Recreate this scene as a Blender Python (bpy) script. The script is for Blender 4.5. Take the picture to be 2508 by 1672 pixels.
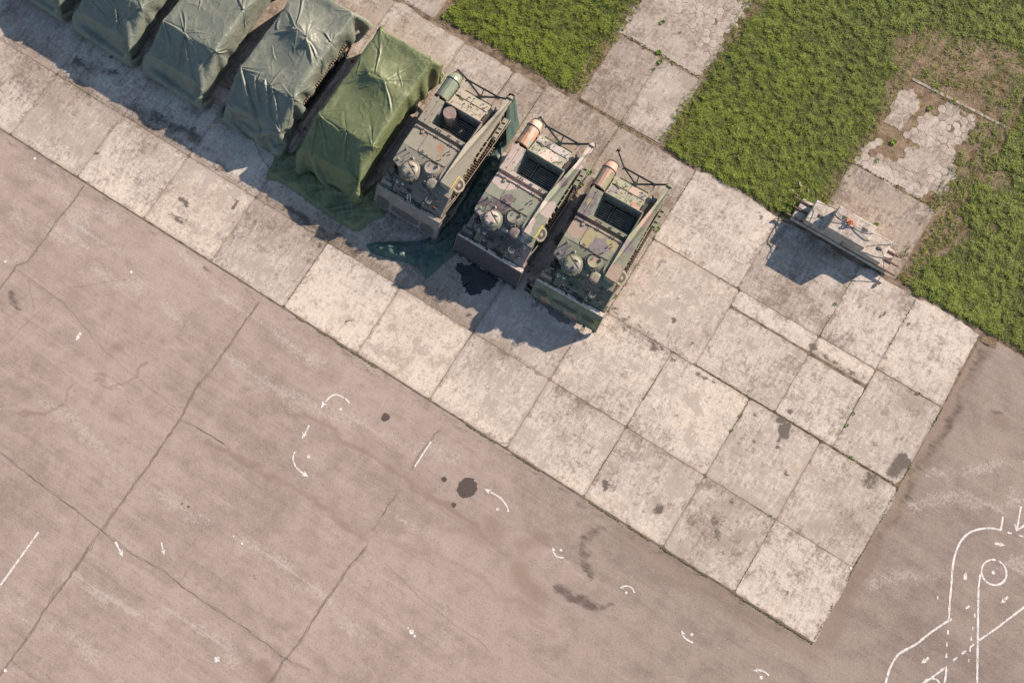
import bpy, bmesh, math, random
import numpy as np
from mathutils import Vector, Matrix
for o in list(bpy.data.objects): bpy.data.objects.remove(o, do_unlink=True)
S = bpy.context.scene
COL = S.collection
PI = math.pi
# ---------------------------------------------------------------- camera, sky, sun
CAM_H = 40.0
cam_d = bpy.data.cameras.new("camera"); cam = bpy.data.objects.new("camera", cam_d); COL.objects.link(cam)
cam_d.sensor_width = 36.0; cam_d.lens = 36.0 * 2400 / 2508
cam_d.clip_start = 0.5; cam_d.clip_end = 3000
cam.matrix_world = (Matrix.Translation((0, 0, CAM_H)) @ Matrix.Rotation(0.63805662, 4, 'Z')
                    @ Matrix.Rotation(0.19328083, 4, 'X') @ Matrix.Rotation(-0.07652771, 4, 'Z'))
S.camera = cam
S.render.resolution_x = 1024; S.render.resolution_y = 682
SUN = Vector((1.10, 1.96, 1.0)).normalized()
W = bpy.data.worlds.new("World"); S.world = W; W.use_nodes = True
wn = W.node_tree; wn.nodes.clear()
sky = wn.nodes.new('ShaderNodeTexSky'); sky.sky_type = 'NISHITA'; sky.sun_disc = False
sky.sun_elevation = math.asin(SUN.z); sky.sun_rotation = math.atan2(SUN.x, SUN.y)
sky.air_density = 1.0; sky.dust_density = 0.6; sky.ozone_density = 1.3
bg = wn.nodes.new('ShaderNodeBackground'); bg.inputs[1].default_value = 0.08
wo = wn.nodes.new('ShaderNodeOutputWorld')
wn.links.new(sky.outputs[0], bg.inputs[0]); wn.links.new(bg.outputs[0], wo.inputs[0])
sl = bpy.data.lights.new("sun", 'SUN'); sl.energy = 4.6; sl.angle = math.radians(0.6); sl.color = (1.0, 0.865, 0.745)
so = bpy.data.objects.new("sun", sl); COL.objects.link(so)
so.rotation_euler = (-SUN).to_track_quat('-Z', 'Y').to_euler(); so.location = SUN * 60
S.view_settings.view_transform = 'Standard'; S.view_settings.look = 'None'
S.view_settings.gamma = 1.0; S.view_settings.exposure = 1.12
S.render.engine = 'CYCLES'
rng = np.random.default_rng(7)
random.seed(7)

# ---------------------------------------------------------------- tags
def tag(o, label=None, cat=None, group=None, kind=None):
    if label: o['label'] = label
    if cat: o['category'] = cat
    if group: o['group'] = group
    if kind: o['kind'] = kind
    return o
def empty(name, loc, rz=0.0, label=None, cat=None, group=None):
    o = bpy.data.objects.new(name, None); COL.objects.link(o); o.empty_display_size = .3
    o.location = loc; o.rotation_euler = (0, 0, rz)
    return tag(o, label, cat, group)
def obj_np(name, V, F, mat, parent=None, smooth=False, attrs=None, fmat=None):
    """mesh object from arrays; F is (n,4) or (n,3)"""
    V = np.asarray(V, dtype=np.float32); F = np.asarray(F, dtype=np.int32)
    me = bpy.data.meshes.new(name); k = F.shape[1]
    me.vertices.add(len(V)); me.vertices.foreach_set('co', V.ravel())
    me.loops.add(F.size); me.loops.foreach_set('vertex_index', F.ravel())
    me.polygons.add(len(F)); me.polygons.foreach_set('loop_start', np.arange(0, F.size, k, dtype=np.int32))
    me.polygons.foreach_set('loop_total', np.full(len(F), k, dtype=np.int32))
    me.polygons.foreach_set('use_smooth', np.full(len(F), bool(smooth)))
    mats = mat if isinstance(mat, (list, tuple)) else [mat]
    for m in mats: me.materials.append(m)
    if fmat is not None: me.polygons.foreach_set('material_index', np.asarray(fmat, dtype=np.int32))
    me.update(calc_edges=True)
    for n, a in (attrs or {}).items():
        at = me.attributes.new(n, 'FLOAT', 'POINT'); at.data.foreach_set('value', np.asarray(a, dtype=np.float32))
    o = bpy.data.objects.new(name, me); COL.objects.link(o)
    if parent: o.parent = parent
    return o

# ---------------------------------------------------------------- numpy value noise
class Noise:
    def __init__(s, seed): s.t = np.random.default_rng(seed).random((256, 256)).astype(np.float32)
    def __call__(s, x, y, f=1.0):
        x = np.asarray(x) * f + 1000.3; y = np.asarray(y) * f + 1000.7
        xi = np.floor(x).astype(int); yi = np.floor(y).astype(int); u = x - xi; v = y - yi
        u = u * u * (3 - 2 * u); v = v * v * (3 - 2 * v); t = s.t
        a = t[xi & 255, yi & 255]; b = t[(xi + 1) & 255, yi & 255]; c = t[xi & 255, (yi + 1) & 255]; d = t[(xi + 1) & 255, (yi + 1) & 255]
        return (a * (1 - u) + b * u) * (1 - v) + (c * (1 - u) + d * u) * v
    def fbm(s, x, y, f=1.0, o=4):
        r = 0; a = .5; n = 0
        for k in range(o): r = r + a * s(x + 17 * k, y - 9 * k, f); n += a; a *= .5; f *= 2
        return r / n
NZ = Noise(3)
def dist_poly(X, Y, pts):
    """distance to a polyline (vectorised)"""
    d = np.full(np.shape(X), 1e9, dtype=np.float32)
    if len(pts) == 1: return np.hypot(X - pts[0][0], Y - pts[0][1])
    for (ax, ay), (bx, by) in zip(pts[:-1], pts[1:]):
        dx, dy = bx - ax, by - ay; L = dx * dx + dy * dy + 1e-9
        t = np.clip(((X - ax) * dx + (Y - ay) * dy) / L, 0, 1)
        d = np.minimum(d, np.hypot(X - ax - t * dx, Y - ay - t * dy))
    return d
def inside(X, Y, poly):
    r = np.zeros(np.shape(X), dtype=bool); n = len(poly)
    for i in range(n):
        (x1, y1), (x2, y2) = poly[i], poly[(i + 1) % n]
        if y1 == y2: continue
        c = ((y1 > Y) != (y2 > Y)) & (X < (x2 - x1) * (Y - y1) / (y2 - y1) + x1)
        r ^= c
    return r
def sstep(a, b, x):
    t = np.clip((x - a) / (b - a), 0, 1); return t * t * (3 - 2 * t)

# ---------------------------------------------------------------- node helpers
class NT:
    def __init__(s, name):
        s.m = bpy.data.materials.new(name); s.m.use_nodes = True; s.t = s.m.node_tree
        s.b = s.t.nodes['Principled BSDF']; s.co = s.t.nodes.new('ShaderNodeTexCoord').outputs['Object']
    def set(s, **k):
        for n, v in k.items():
            i = s.b.inputs[n.replace('_', ' ')]
            if hasattr(v, 'default_value') or hasattr(v, 'is_linked'): s.t.links.new(v, i)
            else: i.default_value = v
        return s.m
    def link(s, v, i):
        if hasattr(v, 'is_output'): s.t.links.new(v, i)
        elif v is not None: i.default_value = v
    def noise(s, scale, detail=4, rough=.55, co=None, vec=None, dist=0.0):
        n = s.t.nodes.new('ShaderNodeTexNoise'); n.inputs['Scale'].default_value = scale
        n.inputs['Detail'].default_value = detail; n.inputs['Roughness'].default_value = rough; n.inputs['Distortion'].default_value = dist
        c = co or s.co
        if vec is not None: c = s.map(vec, c)
        s.t.links.new(c, n.inputs['Vector']); return n.outputs['Fac']
    def vor(s, scale, feat='F1', vec=None, rnd=1.0):
        n = s.t.nodes.new('ShaderNodeTexVoronoi'); n.feature = feat; n.inputs['Scale'].default_value = scale
        n.inputs['Randomness'].default_value = rnd
        s.t.links.new(s.map(vec, s.co) if vec is not None else s.co, n.inputs['Vector']); return n.outputs['Distance']
    def map(s, scl, co=None, rot=0.0, loc=(0, 0, 0)):
        n = s.t.nodes.new('ShaderNodeMapping'); n.inputs['Scale'].default_value = scl; n.inputs['Rotation'].default_value = (0, 0, rot)
        n.inputs['Location'].default_value = loc
        s.t.links.new(co or s.co, n.inputs['Vector']); return n.outputs[0]
    def ramp(s, v, a, b, lo=0.0, hi=1.0):
        n = s.t.nodes.new('ShaderNodeMapRange'); n.interpolation_type = 'SMOOTHSTEP'
        s.link(v, n.inputs['Value']); s.link(a, n.inputs['From Min']); s.link(b, n.inputs['From Max'])
        n.inputs['To Min'].default_value = lo; n.inputs['To Max'].default_value = hi; return n.outputs[0]
    def math(s, op, a, b=0.0, c=None):
        n = s.t.nodes.new('ShaderNodeMath'); n.operation = op; s.link(a, n.inputs[0]); s.link(b, n.inputs[1])
        if c is not None: s.link(c, n.inputs[2])
        return n.outputs[0]
    def mul(s, a, b): return s.math('MULTIPLY', a, b)
    def add(s, a, b): return s.math('ADD', a, b)
    def sub(s, a, b): return s.math('SUBTRACT', a, b)
    def mix(s, f, a, b, mode='MIX'):
        n = s.t.nodes.new('ShaderNodeMix'); n.data_type = 'RGBA'; n.blend_type = mode; n.clamp_factor = True
        s.link(f, n.inputs[0])
        for v, i in ((a, n.inputs[6]), (b, n.inputs[7])):
            if isinstance(v, tuple): i.default_value = (*v, 1.0)
            else: s.t.links.new(v, i)
        return n.outputs[2]
    def attr(s, name):
        n = s.t.nodes.new('ShaderNodeAttribute'); n.attribute_name = name; return n.outputs['Fac']
    def bump(s, h, strength=.3, dist=.02):
        n = s.t.nodes.new('ShaderNodeBump'); n.inputs['Strength'].default_value = strength; n.inputs['Distance'].default_value = dist
        s.t.links.new(h, n.inputs['Height']); s.t.links.new(n.outputs[0], s.b.inputs['Normal'])
    def alpha_cut(s, f):
        s.t.links.new(f, s.b.inputs['Alpha'])

def simple(name, col, rough=.7, metal=0.0, var=.12, scale=6.0, bump=0.0, col2=None):
    n = NT(name); f = n.noise(scale, 5, .6)
    c2 = col2 or tuple(c * (1 - 2.5 * var) for c in col)
    c = n.mix(n.ramp(f, .35, .65), c2, col)
    if bump: n.bump(n.noise(scale * 6, 3, .6), bump, .01)
    return n.set(Base_Color=c, Roughness=rough, Metallic=metal)
# ================================================================= GROUND
def m_concrete(name='old_concrete', dull=0.0):
    n = NT(name)
    tone = n.attr('tone'); dark = n.attr('dark'); edge = n.attr('edge')
    srt = n.attr('sort'); off_ = n.t.nodes.new('ShaderNodeCombineXYZ'); n.link(n.mul(srt, 37.0), off_.inputs[0]); n.link(n.mul(srt, 91.0), off_.inputs[1])
    va = n.t.nodes.new('ShaderNodeVectorMath'); n.t.links.new(n.co, va.inputs[0]); n.t.links.new(off_.outputs[0], va.inputs[1]); n.co = va.outputs[0]
    big = n.noise(.42, 6, .62); mid = n.noise(1.5, 9, .72, dist=.25); fleck = n.noise(6.5, 7, .78); fine = n.noise(15, 4, .8); scr = n.noise(1.0, 7, .72, vec=(7.0, 1.6, 1.0))
    scr2 = n.noise(1.0, 6, .7, vec=(1.4, 9.0, 1.0), dist=.3)
    s = n.add(n.add(n.mul(fleck, .9), n.mul(mid, .75)), n.add(n.add(n.mul(scr, .40), n.mul(scr2, .25)), n.mul(big, .5)))     # mean ~1.37
    s = n.add(s, n.mul(tone, .05))
    c = n.mix(n.ramp(s, 1.18, 1.54), (.218, .175, .142), (.52, .448, .372))
    c = n.mix(n.mul(n.ramp(n.add(n.mul(fine, .8), n.mul(scr, .45)), .62, .82), .65), c, (.68, .60, .52))
    c = n.mix(n.mul(n.ramp(fine, .46, .28), .6), c, (.19, .145, .112))
    c = n.mix(n.ramp(tone, .2, 1.4), c, n.mix(1.0, c, (1.12, 1.09, 1.06), 'MULTIPLY'))
    c = n.mix(n.ramp(tone, .3, -1.3), c, n.mix(1.0, c, (.75, .71, .665), 'MULTIPLY'))
    # flaking grey crust, only where the slab still has it
    crust = n.ramp(n.add(n.add(n.add(n.mul(mid, .9), n.mul(fleck, .55)), n.mul(big, .45)), n.mul(n.sub(srt, .5), .12)), .985, 1.05)
    c = n.mix(n.mul(crust, .50), c, (.215, .168, .135))
    wash = n.ramp(n.add(n.noise(.75, 5, .6, dist=.8), n.mul(n.sub(n.math('FRACT', n.mul(srt, 7.3)), .5), .25)), .52, .70)
    c = n.mix(n.mul(wash, .22), c, (.27, .195, .14))
    c = n.mix(n.mul(n.ramp(n.noise(.9, 5, .65, dist=.3), .55, .72), .26), c, (.44, .32, .225))
    e = n.ramp(n.add(edge, n.mul(n.sub(n.add(n.mul(mid, .7), n.mul(fleck, .4)), .52), 1.5)), .22, -.06)
    c = n.mix(n.mul(e, .62), c, (.19, .14, .105))
    d = n.ramp(n.add(dark, n.mul(n.sub(n.add(n.mul(mid, .9), n.mul(fleck, .8)), .86), 1.5)), .36, .62)
    c = n.mix(n.mul(d, .86), c, (.078, .058, .045))
    if dull: c = n.mix(dull, c, (.22, .17, .13))
    n.bump(n.add(n.mul(fleck, 1.0), n.mul(fine, .7)), .55, .014)
    return n.set(Base_Color=c, Roughness=.92)
def m_asphalt():
    n = NT('worn_asphalt')
    dark = n.attr('dark'); wear = n.attr('wear'); brown = n.attr('brown')
    st = n.noise(1.0, 8, .66, vec=(.10, 1.5, 1), dist=.15); st2 = n.noise(1.0, 8, .72, vec=(.35, 7.0, 1)); big = n.noise(.13, 6, .62)
    fine = n.noise(13, 5, .8); grit = n.noise(24, 3, .85); mid = n.noise(1.3, 8, .7, dist=.3)
    v = n.add(n.add(n.mul(st, .42), n.mul(st2, .28)), n.add(n.mul(big, .65), n.mul(mid, .60)))       # ~ .95
    c = n.mix(n.ramp(v, .78, 1.12), (.240, .180, .145), (.370, .285, .230))
    c = n.mix(n.mul(n.ramp(n.noise(.5, 7, .7, dist=.4), .54, .72), .3), c, (.34, .255, .19))
    xs_ = n.t.nodes.new('ShaderNodeSeparateXYZ'); n.t.links.new(n.co, xs_.inputs[0])
    c = n.mix(n.ramp(n.add(n.add(xs_.outputs[0], n.mul(xs_.outputs[1], .9)), n.mul(n.sub(big, .5), 14.0)), -9.0, 13.0), c, n.mix(1.0, c, (.76, .77, .76), 'MULTIPLY'))
    # pale scuffs ground in by steel tracks
    tick = n.noise(1.0, 4, .8, vec=(11.0, 6.0, 1)); tick2 = n.noise(1.0, 4, .75, vec=(5.0, 17.0, 1))
    w = n.add(n.mul(wear, .8), n.mul(n.ramp(n.noise(1.0, 7, .7, vec=(.10, 2.6, 1), dist=.2), .50, .72), .5))
    t = n.ramp(n.add(n.add(n.mul(tick, .55), n.mul(tick2, .45)), n.mul(w, .24)), .635, .745)
    c = n.mix(n.mul(n.mul(t, n.ramp(w, .02, .8)), .50), c, (.50, .425, .375))
    c = n.mix(n.mul(n.ramp(grit, .52, .68), .55), c, (.45, .37, .31))
    c = n.mix(n.mul(n.ramp(fine, .49, .28), .8), c, (.125, .094, .076))
    b = n.ramp(n.add(brown, n.mul(n.sub(n.add(n.mul(mid, .7), n.mul(fine, .4)), .55), 1.3)), .22, .80)
    c = n.mix(n.mul(b, .50), c, (.195, .135, .090))
    d = n.ramp(n.add(dark, n.mul(n.sub(n.add(n.mul(mid, .7), n.mul(n.noise(1.0, 6, .75, vec=(2.0, 7.0, 1)), .9)), .82), 2.2)), .30, 1.05)
    c = n.mix(n.mul(d, .80), c, (.072, .052, .042))
    n.bump(n.add(fine, n.mul(grit, .8)), .55, .014)
    return n.set(Base_Color=c, Roughness=.93)
def m_soil():
    n = NT('dry_soil')
    a = n.noise(2.2, 8, .7); f = n.noise(22, 5, .75); g = n.noise(.7, 5, .6)
    c = n.mix(n.ramp(n.add(n.mul(a, .6), n.mul(f, .5)), .40, .70), (.095, .058, .034), (.33, .225, .145))
    c = n.mix(n.mul(n.ramp(n.noise(3.1, 6, .7), .52, .66), .7), c, (.16, .12, .035))
    c = n.mix(n.mul(n.ramp(g, .60, .70), .6), c, (.075, .035, .016))
    n.bump(n.add(f, a), .8, .04)
    return n.set(Base_Color=c, Roughness=1.0)
M_CONC = m_concrete(); M_ASPH = m_asphalt(); M_SOIL = m_soil()
M_JOINT = simple('joint_dirt', (.23, .165, .11), 1.0, var=.2, scale=2.5, col2=(.085, .06, .038))
M_SEAM = simple('sealed_seam', (.265, .20, .158), 1.0, var=.2, scale=2.5, col2=(.185, .138, .110))
M_CRACK = simple('crack_fill', (.20, .148, .118), 1.0, var=.2, scale=3.5, col2=(.105, .076, .058))
M_MOSS = simple('moss', (.115, .125, .022), 1.0, var=.25, scale=25, col2=(.05, .055, .012), bump=.6)

def grid_mesh(x0, x1, y0, y1, step):
    nx = int(round((x1 - x0) / step)) + 1; ny = int(round((y1 - y0) / step)) + 1
    X, Y = np.meshgrid(np.linspace(x0, x1, nx), np.linspace(y0, y1, ny))
    i = np.arange(nx * ny).reshape(ny, nx)
    F = np.stack([i[:-1, :-1], i[:-1, 1:], i[1:, 1:], i[1:, :-1]], -1).reshape(-1, 4)
    return X, Y, F
# soil to the horizon
X, Y, F = grid_mesh(-600, 600, -600, 600, 100)
tag(obj_np('ground', np.stack([X, Y, X * 0 - .06], -1).reshape(-1, 3), F, M_SOIL), kind='structure')

# --- asphalt
X, Y, F = grid_mesh(-36, 24, -19, 17, .09)
dark = np.zeros_like(X); wear = np.zeros_like(X); brown = np.zeros_like(X)
XW = X + (NZ.fbm(X, Y, 1.7, 4) - .5) * .7; YW = Y + (NZ.fbm(X + 70, Y, 1.7, 4) - .5) * .7
def blob(A, pts, r, s):
    np.maximum(A, s * (1 - sstep(0, r * 1.25, dist_poly(XW, YW, pts))), out=A)
for p, r, s in [([(2.33, 1.63), (2.07, .97), (2.45, .48)], .42, .85), ([(2.56, .05), (3.1, -.13)], .28, .85),
                ([(2.19, -1.11), (3.0, -1.03), (3.58, -1.0)], .42, 1.0), ([(3.6, -.95), (4.27, -.5)], .25, .75),
                ([(-23.71, -3.17), (-23.38, -3.37), (-23.11, -3.6)], .28, 1.0), ([(-8.43, -7.33), (-8.09, -7.41)], .14, 1.0),
                ([(-12.43, -6.45)], .07, .9), ([(-12.12, -6.43)], .07, .9), ([(13.62, 14.2)], .22, .9), ([(-5.6, -10.1)], .4, .6),
                ([(13.2, 15.3)], .12, .8), ([(-11.4, -8.85)], .05, .9)]: blob(dark, p, r, s)
for p, r, s in [([(.17, -.46), (.7, .1)], .45, .6), ([(.55, -1.3), (1.14, -1.78), (1.61, -1.83)], .75, .75), ([(.94, -2.61), (2.1, -2.38)], .45, .55),
                ([(-1.48, -.55), (-.79, -.7)], .7, .55), ([(-2.07, -1.14), (-.07, -1.25)], .55, .5), ([(-6.4, -10.3), (-5.2, -10.2)], .9, .5),
                ([(-21.4, -2.07)], .8, .5), ([(13.9, 13.9)], .5, .6), ([(-9.6, -3.6), (-5.3, -3.4), (-1.5, -2.4), (3, -2.9)], .22, .42),
                ([(-7.2, -.4), (-4.7, -.6)], .5, .35), ([(-12.3, -2), (-10.2, .1)], .25, .3), ([(5.2, 1.2), (7.4, 1.9), (9.8, 1.7)], .35, .5),
                ([(-3.67, -1.8)], .25, .6)]: blob(brown, p, r, s)
TM = [[(-27.5, .8), (-26.85, .47), (-26, -.07), (-25, -.68), (-24.6, -1.32), (-24.4, -1.93)],
      [(-25.5, 2.1), (-24.3, 1.45), (-23.5, .8), (-22.9, .32), (-22.3, -.34), (-21.8, -.9)],
      [(-23.3, 1.6), (-23.06, 1.06), (-22.7, .45), (-22.2, -.39)],
      [(-24, 1.4), (-22.7, 1.65), (-21.35, 1.89), (-19.9, 1.96), (-18.8, 2.0), (-17.56, 1.93), (-16.7, 1.6), (-14, 1.3), (-11, 1.4)],
      [(-24, -.26), (-22.7, .11), (-21.4, .79), (-20.8, .89), (-20.2, .53)],
      [(-29, 1.1), (-27.9, 1.36), (-26.4, 1.44), (-24.9, 1.47), (-24, 1.42)],
      [(-21.4, -.46), (-20, -.3), (-18.65, -.18), (-17.7, -.23), (-14, -.6), (-10, -.4), (-4, .9)],
      [(-20, -5.9), (-18.3, -6.15), (-16.7, -6.44), (-15.4, -6.6), (-12.9, -6.66), (-8, -6.3), (-3, -6.8)],
      [(-14.5, -11.2), (-11.6, -11), (-9.8, -9.9), (-8.1, -10.1), (-6.5, -10.4)],
      [(-16.7, -13), (-14.6, -13.2), (-11.9, -13.1), (-10.4, -13.3)],
      [(18, 12.4), (16, 11.74), (15.3, 11.07), (14, 10.35), (13.2, 9.8), (12.5, 9.05)],
      [(12.2, 5.04), (12.6, 5.7), (13.3, 6.4), (14.1, 7), (14.8, 7.7), (15.8, 8.4), (18, 9.8)],
      [(12.4, 10.5), (13, 11), (13.9, 11.76), (14.8, 12.6), (16.5, 13.6)],
      [(12.6, 14.1), (12.6, 13.2), (13.4, 12.9), (14.6, 12.6), (15.75, 12.3), (18, 11.9)],
      [(-20, -3.8), (-14.5, -3.9), (-9, -3.0), (-3, -2.2), (3, .3), (9, .6), (14, 2.2)],
      [(-25, -6.2), (-19, -5.0), (-12, -5.4), (-5, -4.2), (0, -4.4)]]
for i, t in enumerate(TM): blob(wear, t, .62, 1.0 if i < 13 else .55)
rt = random.Random(31)
for q in range(34):
    x0_, y0_ = rt.uniform(-26, 14), rt.uniform(-16, 2); L_ = rt.uniform(5, 14); a_ = rt.gauss(-.06, .10); c_ = rt.gauss(0, .012)
    P_ = [(x0_ + L_ * k / 5, y0_ + a_ * L_ * k / 5 + c_ * (L_ * k / 5) ** 2) for k in range(6)]
    sv = rt.uniform(.3, .65); blob(wear, P_, rt.uniform(.14, .30), sv)
    if rt.random() < .5: blob(wear, [(x, y - 2.1) for x, y in P_], .2, sv)
for P_ in ([(-18.7, -4.23), (-17.87, -4.03), (-17.28, -3.49), (-17.02, -2.64)], [(-20.3, -7.1), (-19.45, -6.39), (-19.09, -5.69), (-19.09, -5.04)], [(-18.5, -4.4), (-17.7, -4.15)]): blob(brown, P_, .09, 1.0)
blob(brown, [(-18.57, -2.82)], .6, .8); blob(brown, [(-5.7, -10.1)], .7, .9)
for P_ in ([(-4.99, -4.7), (-3.32, -5.56), (-2.55, -6.44), (-2.76, -8.27)], [(-1.57, -4.1), (-.55, -4.84), (.13, -6.44)], [(-14, -.99), (-11.8, -.83), (-9.5, -.52)]): blob(wear, P_, .5, .75)
for P_ in ([(-13.1, -3.8), (-11.3, -3.68), (-8.4, -3.49), (-5.3, -3.6)], [(-11.25, -1.05), (-9.65, -.88), (-5.57, -.79), (-3.1, -.87), (-.1, -1.1)]): blob(brown, P_, .2, .7)
# rough dark edge of the asphalt beside the concrete
blob(dark, [(-36, 2.3), (-14, 2.22), (-7, 2.2), (11.8, 2.3)], .26, .55); blob(brown, [(3, 2.0), (11.8, 2.1)], .8, .45)
blob(dark, [(11.9, 16.3), (12.1, 14.6), (12.2, 13.2), (12.1, 12.2), (11.95, 10.3), (12.2, 9.5)], .35, .75)
blob(dark, [(12.2, 9.5), (12.1, 8.4), (12.05, 6.8)], .3, .55)
blob(brown, [(11.9, 16.5), (12.0, 2.6)], .55, .8)
# this end of the yard is a darker mix
dk = sstep(-30, 20, X + Y * .6)
Zs = -.012 + .004 * (NZ(X, Y, .35) - .5)
Zs -= .03 * np.exp(-((dist_poly(X, Y, [(11.95, 16.6), (12.15, 13), (11.95, 9)])) / .25) ** 2)
wear *= (.25 + NZ.fbm(X, Y, 1.1, 3) * 1.2).clip(0, 1.1); brown = (brown + .12 * dk).clip(0, 1)
tag(obj_np('asphalt', np.stack([X, Y, Zs], -1).reshape(-1, 3), F, M_ASPH, smooth=True,
           attrs={'dark': dark.ravel(), 'wear': wear.ravel(), 'brown': brown.ravel()}), kind='structure')
for (a, b, c, d, zz) in ((-300, -36, -200, 17, 0), (24, 200, -200, 17, 0), (-36, 24, -200, -19, 0)):
    tag(obj_np('asphalt', [(a, c, -.012), (b, c, -.012), (b, d, -.012), (a, d, -.012)], [(0, 1, 2, 3)], M_ASPH), kind='structure')
# --- bed seen in the joints
bed = obj_np('joint_bed', [(-70, 2.38, -.004), (11.70, 2.38, -.004), (11.70, 17.0, -.004), (-70, 17.0, -.004)], [(0, 1, 2, 3)], M_JOINT)
tag(bed, kind='structure')

# --- concrete slabs
STAIN = [([(6.38, 9.35)], .28, 1.0), ([(6.68, 9.1), (6.71, 8.95)], .42, 1.0), ([(6.49, 9.91)], .22, .8), ([(6.71, 8.59)], .16, .9), ([(6.86, 8.32)], .2, .9),
         ([(5.87, 8.07)], .14, .75), ([(7.45, 7.72), (7.6, 7.62)], .12, .7), ([(6.34, 5.52)], .2, .6), ([(10.7, 9.1)], .7, .62), ([(10.34, 5.71)], .15, .5),
         ([(-18.0, 5.2), (-17.95, 4.85)], .16, .8), ([(-16.77, 4.75)], .18, .7), ([(.25, 11.43)], .14, .9), ([(.6, 10.7), (.66, 10.6)], .17, 1.0),
         ([(.45, 9.15)], .35, .55), ([(-6.84, 6.28)], .2, .7), ([(-12.2, 6.2)], .2, .5), ([(4.0, 3.6)], .35, .62), ([(6.1, 4.5), (6.5, 3.9)], .35, .5), ([(2.0, 3.4)], .5, .45),
         ([(9.0, 3.9), (10.2, 3.2)], .3, .45), ([(5.4, 9.1)], .45, .5), ([(2.4, 9.2), (3.2, 9.3)], .25, .45), ([(6.05, 12.7)], .35, .8), ([(8.9, 15.6)], .16, .8),
         ([(7.2, 12.7), (6.6, 12.6)], .3, .5), ([(11.4, 10.6), (11.2, 10.0)], .5, .8), ([(-5.2, 8.9), (-4.6, 8.3)], .7, .5), ([(-9, 12), (-9.2, 9.5)], .5, .7),
         ([(-5.4, 14), (-5.3, 11)], .45, .6), ([(-13.3, 6.2), (-12.3, 6.0)], .5, .5), ([(-24.3, 6.4), (-21, 6.6)], .6, .5), ([(-27.8, 6.6), (-26, 7.2)], .6, .5), ([(-16, 6.1), (-14, 6.0)], .3, .6)]
rs_ = random.Random(77)
for _ in range(70):
    x_, y_ = rs_.uniform(-33, 11.5), rs_.uniform(2.6, 16.8); k_ = rs_.uniform(0, PI); l_ = rs_.uniform(0, .35)
    STAIN.append(([(x_, y_), (x_ + l_ * math.cos(k_), y_ + l_ * math.sin(k_))], rs_.uniform(.05, .22), rs_.uniform(.4, .75)))
for x_, y_, l_ in ((-28, 5.95, 14), (-14, 5.95, 3), (-10, 9.6, 10), (-33, 9.2, 30), (-2, 9.3, 4), (6.2, 12.6, 2), (-20, 3.2, 1)):
    STAIN.append(([(x_, y_), (x_ + l_, y_)], .45, .42))
def slab_polys():
    P = []
    XA = [-54, -50.4, -46.75, -43.1, -39.45, -35.8, -32.0, -28.15, -24.48, -20.92, -17.35, -13.58, -9.87, -6.25, -2.5, 1.18, 4.88, 8.16, 11.72]
    for a, b in zip(XA[:-1], XA[1:]):
        P.append((a, b, 2.43, 5.76, .5)); P.append((a, b, 5.76, 9.45, .35))
    XB = [-54, -50.4, -46.75, -43.1, -39.45, -35.8, -32.0, -28.15, -24.48, -20.92, -17.35, -13.62, -9.45, -5.8, -1.95]
    for a, b in zip(XB[:-1], XB[1:]):
        P.append((a, b, 9.45, 13.2, -.2))
    P += [(-1.95, 2.25, 9.45, 13.2, .7), (2.25, 6.0, 9.5, 12.36, .8), (2.25, 6.0, 12.44, 13.22, .1), (6.0, 8.66, 9.52, 12.33, 1.0), (6.0, 8.66, 12.46, 13.24, .5), (8.66, 11.62, 9.52, 13.27, .5)]
    for a, b in zip(XB[:-1], XB[1:]):
        if abs(a + 13.62) < .01: P += [(-13.62, -11.05, 13.2, 16.62, -.6), (-11.05, -9.45, 13.2, 16.62, -.5)]
        else: P.append((a, b, 13.2, 16.9 if a > -10 else 16.7, -.6))
    P += [(-1.95, 2.12, 13.22, 16.93, -.4), (2.12, 6.02, 13.22, 16.9, -.1), (6.02, 8.64, 13.26, 16.9, -.1), (8.64, 11.6, 13.3, 16.9, -.1)]
    # paths running off through the grass
    P += [(-7.98, -5.85, 17.0, 20.5, -.8), (-5.85, -3.8, 17.02, 20.5, -.75), (3.52, 7.55, 17.0, 20.62, -1.0),
          (-19.2, -15.4, 16.8, 20.6, -.7), (-22.9, -19.25, 16.8, 20.6, -.6)]
    return P
VV = []; FF = []; TT = []; DD = []; EE = []; KK = []; off = 0
r3 = random.Random(11)
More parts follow.
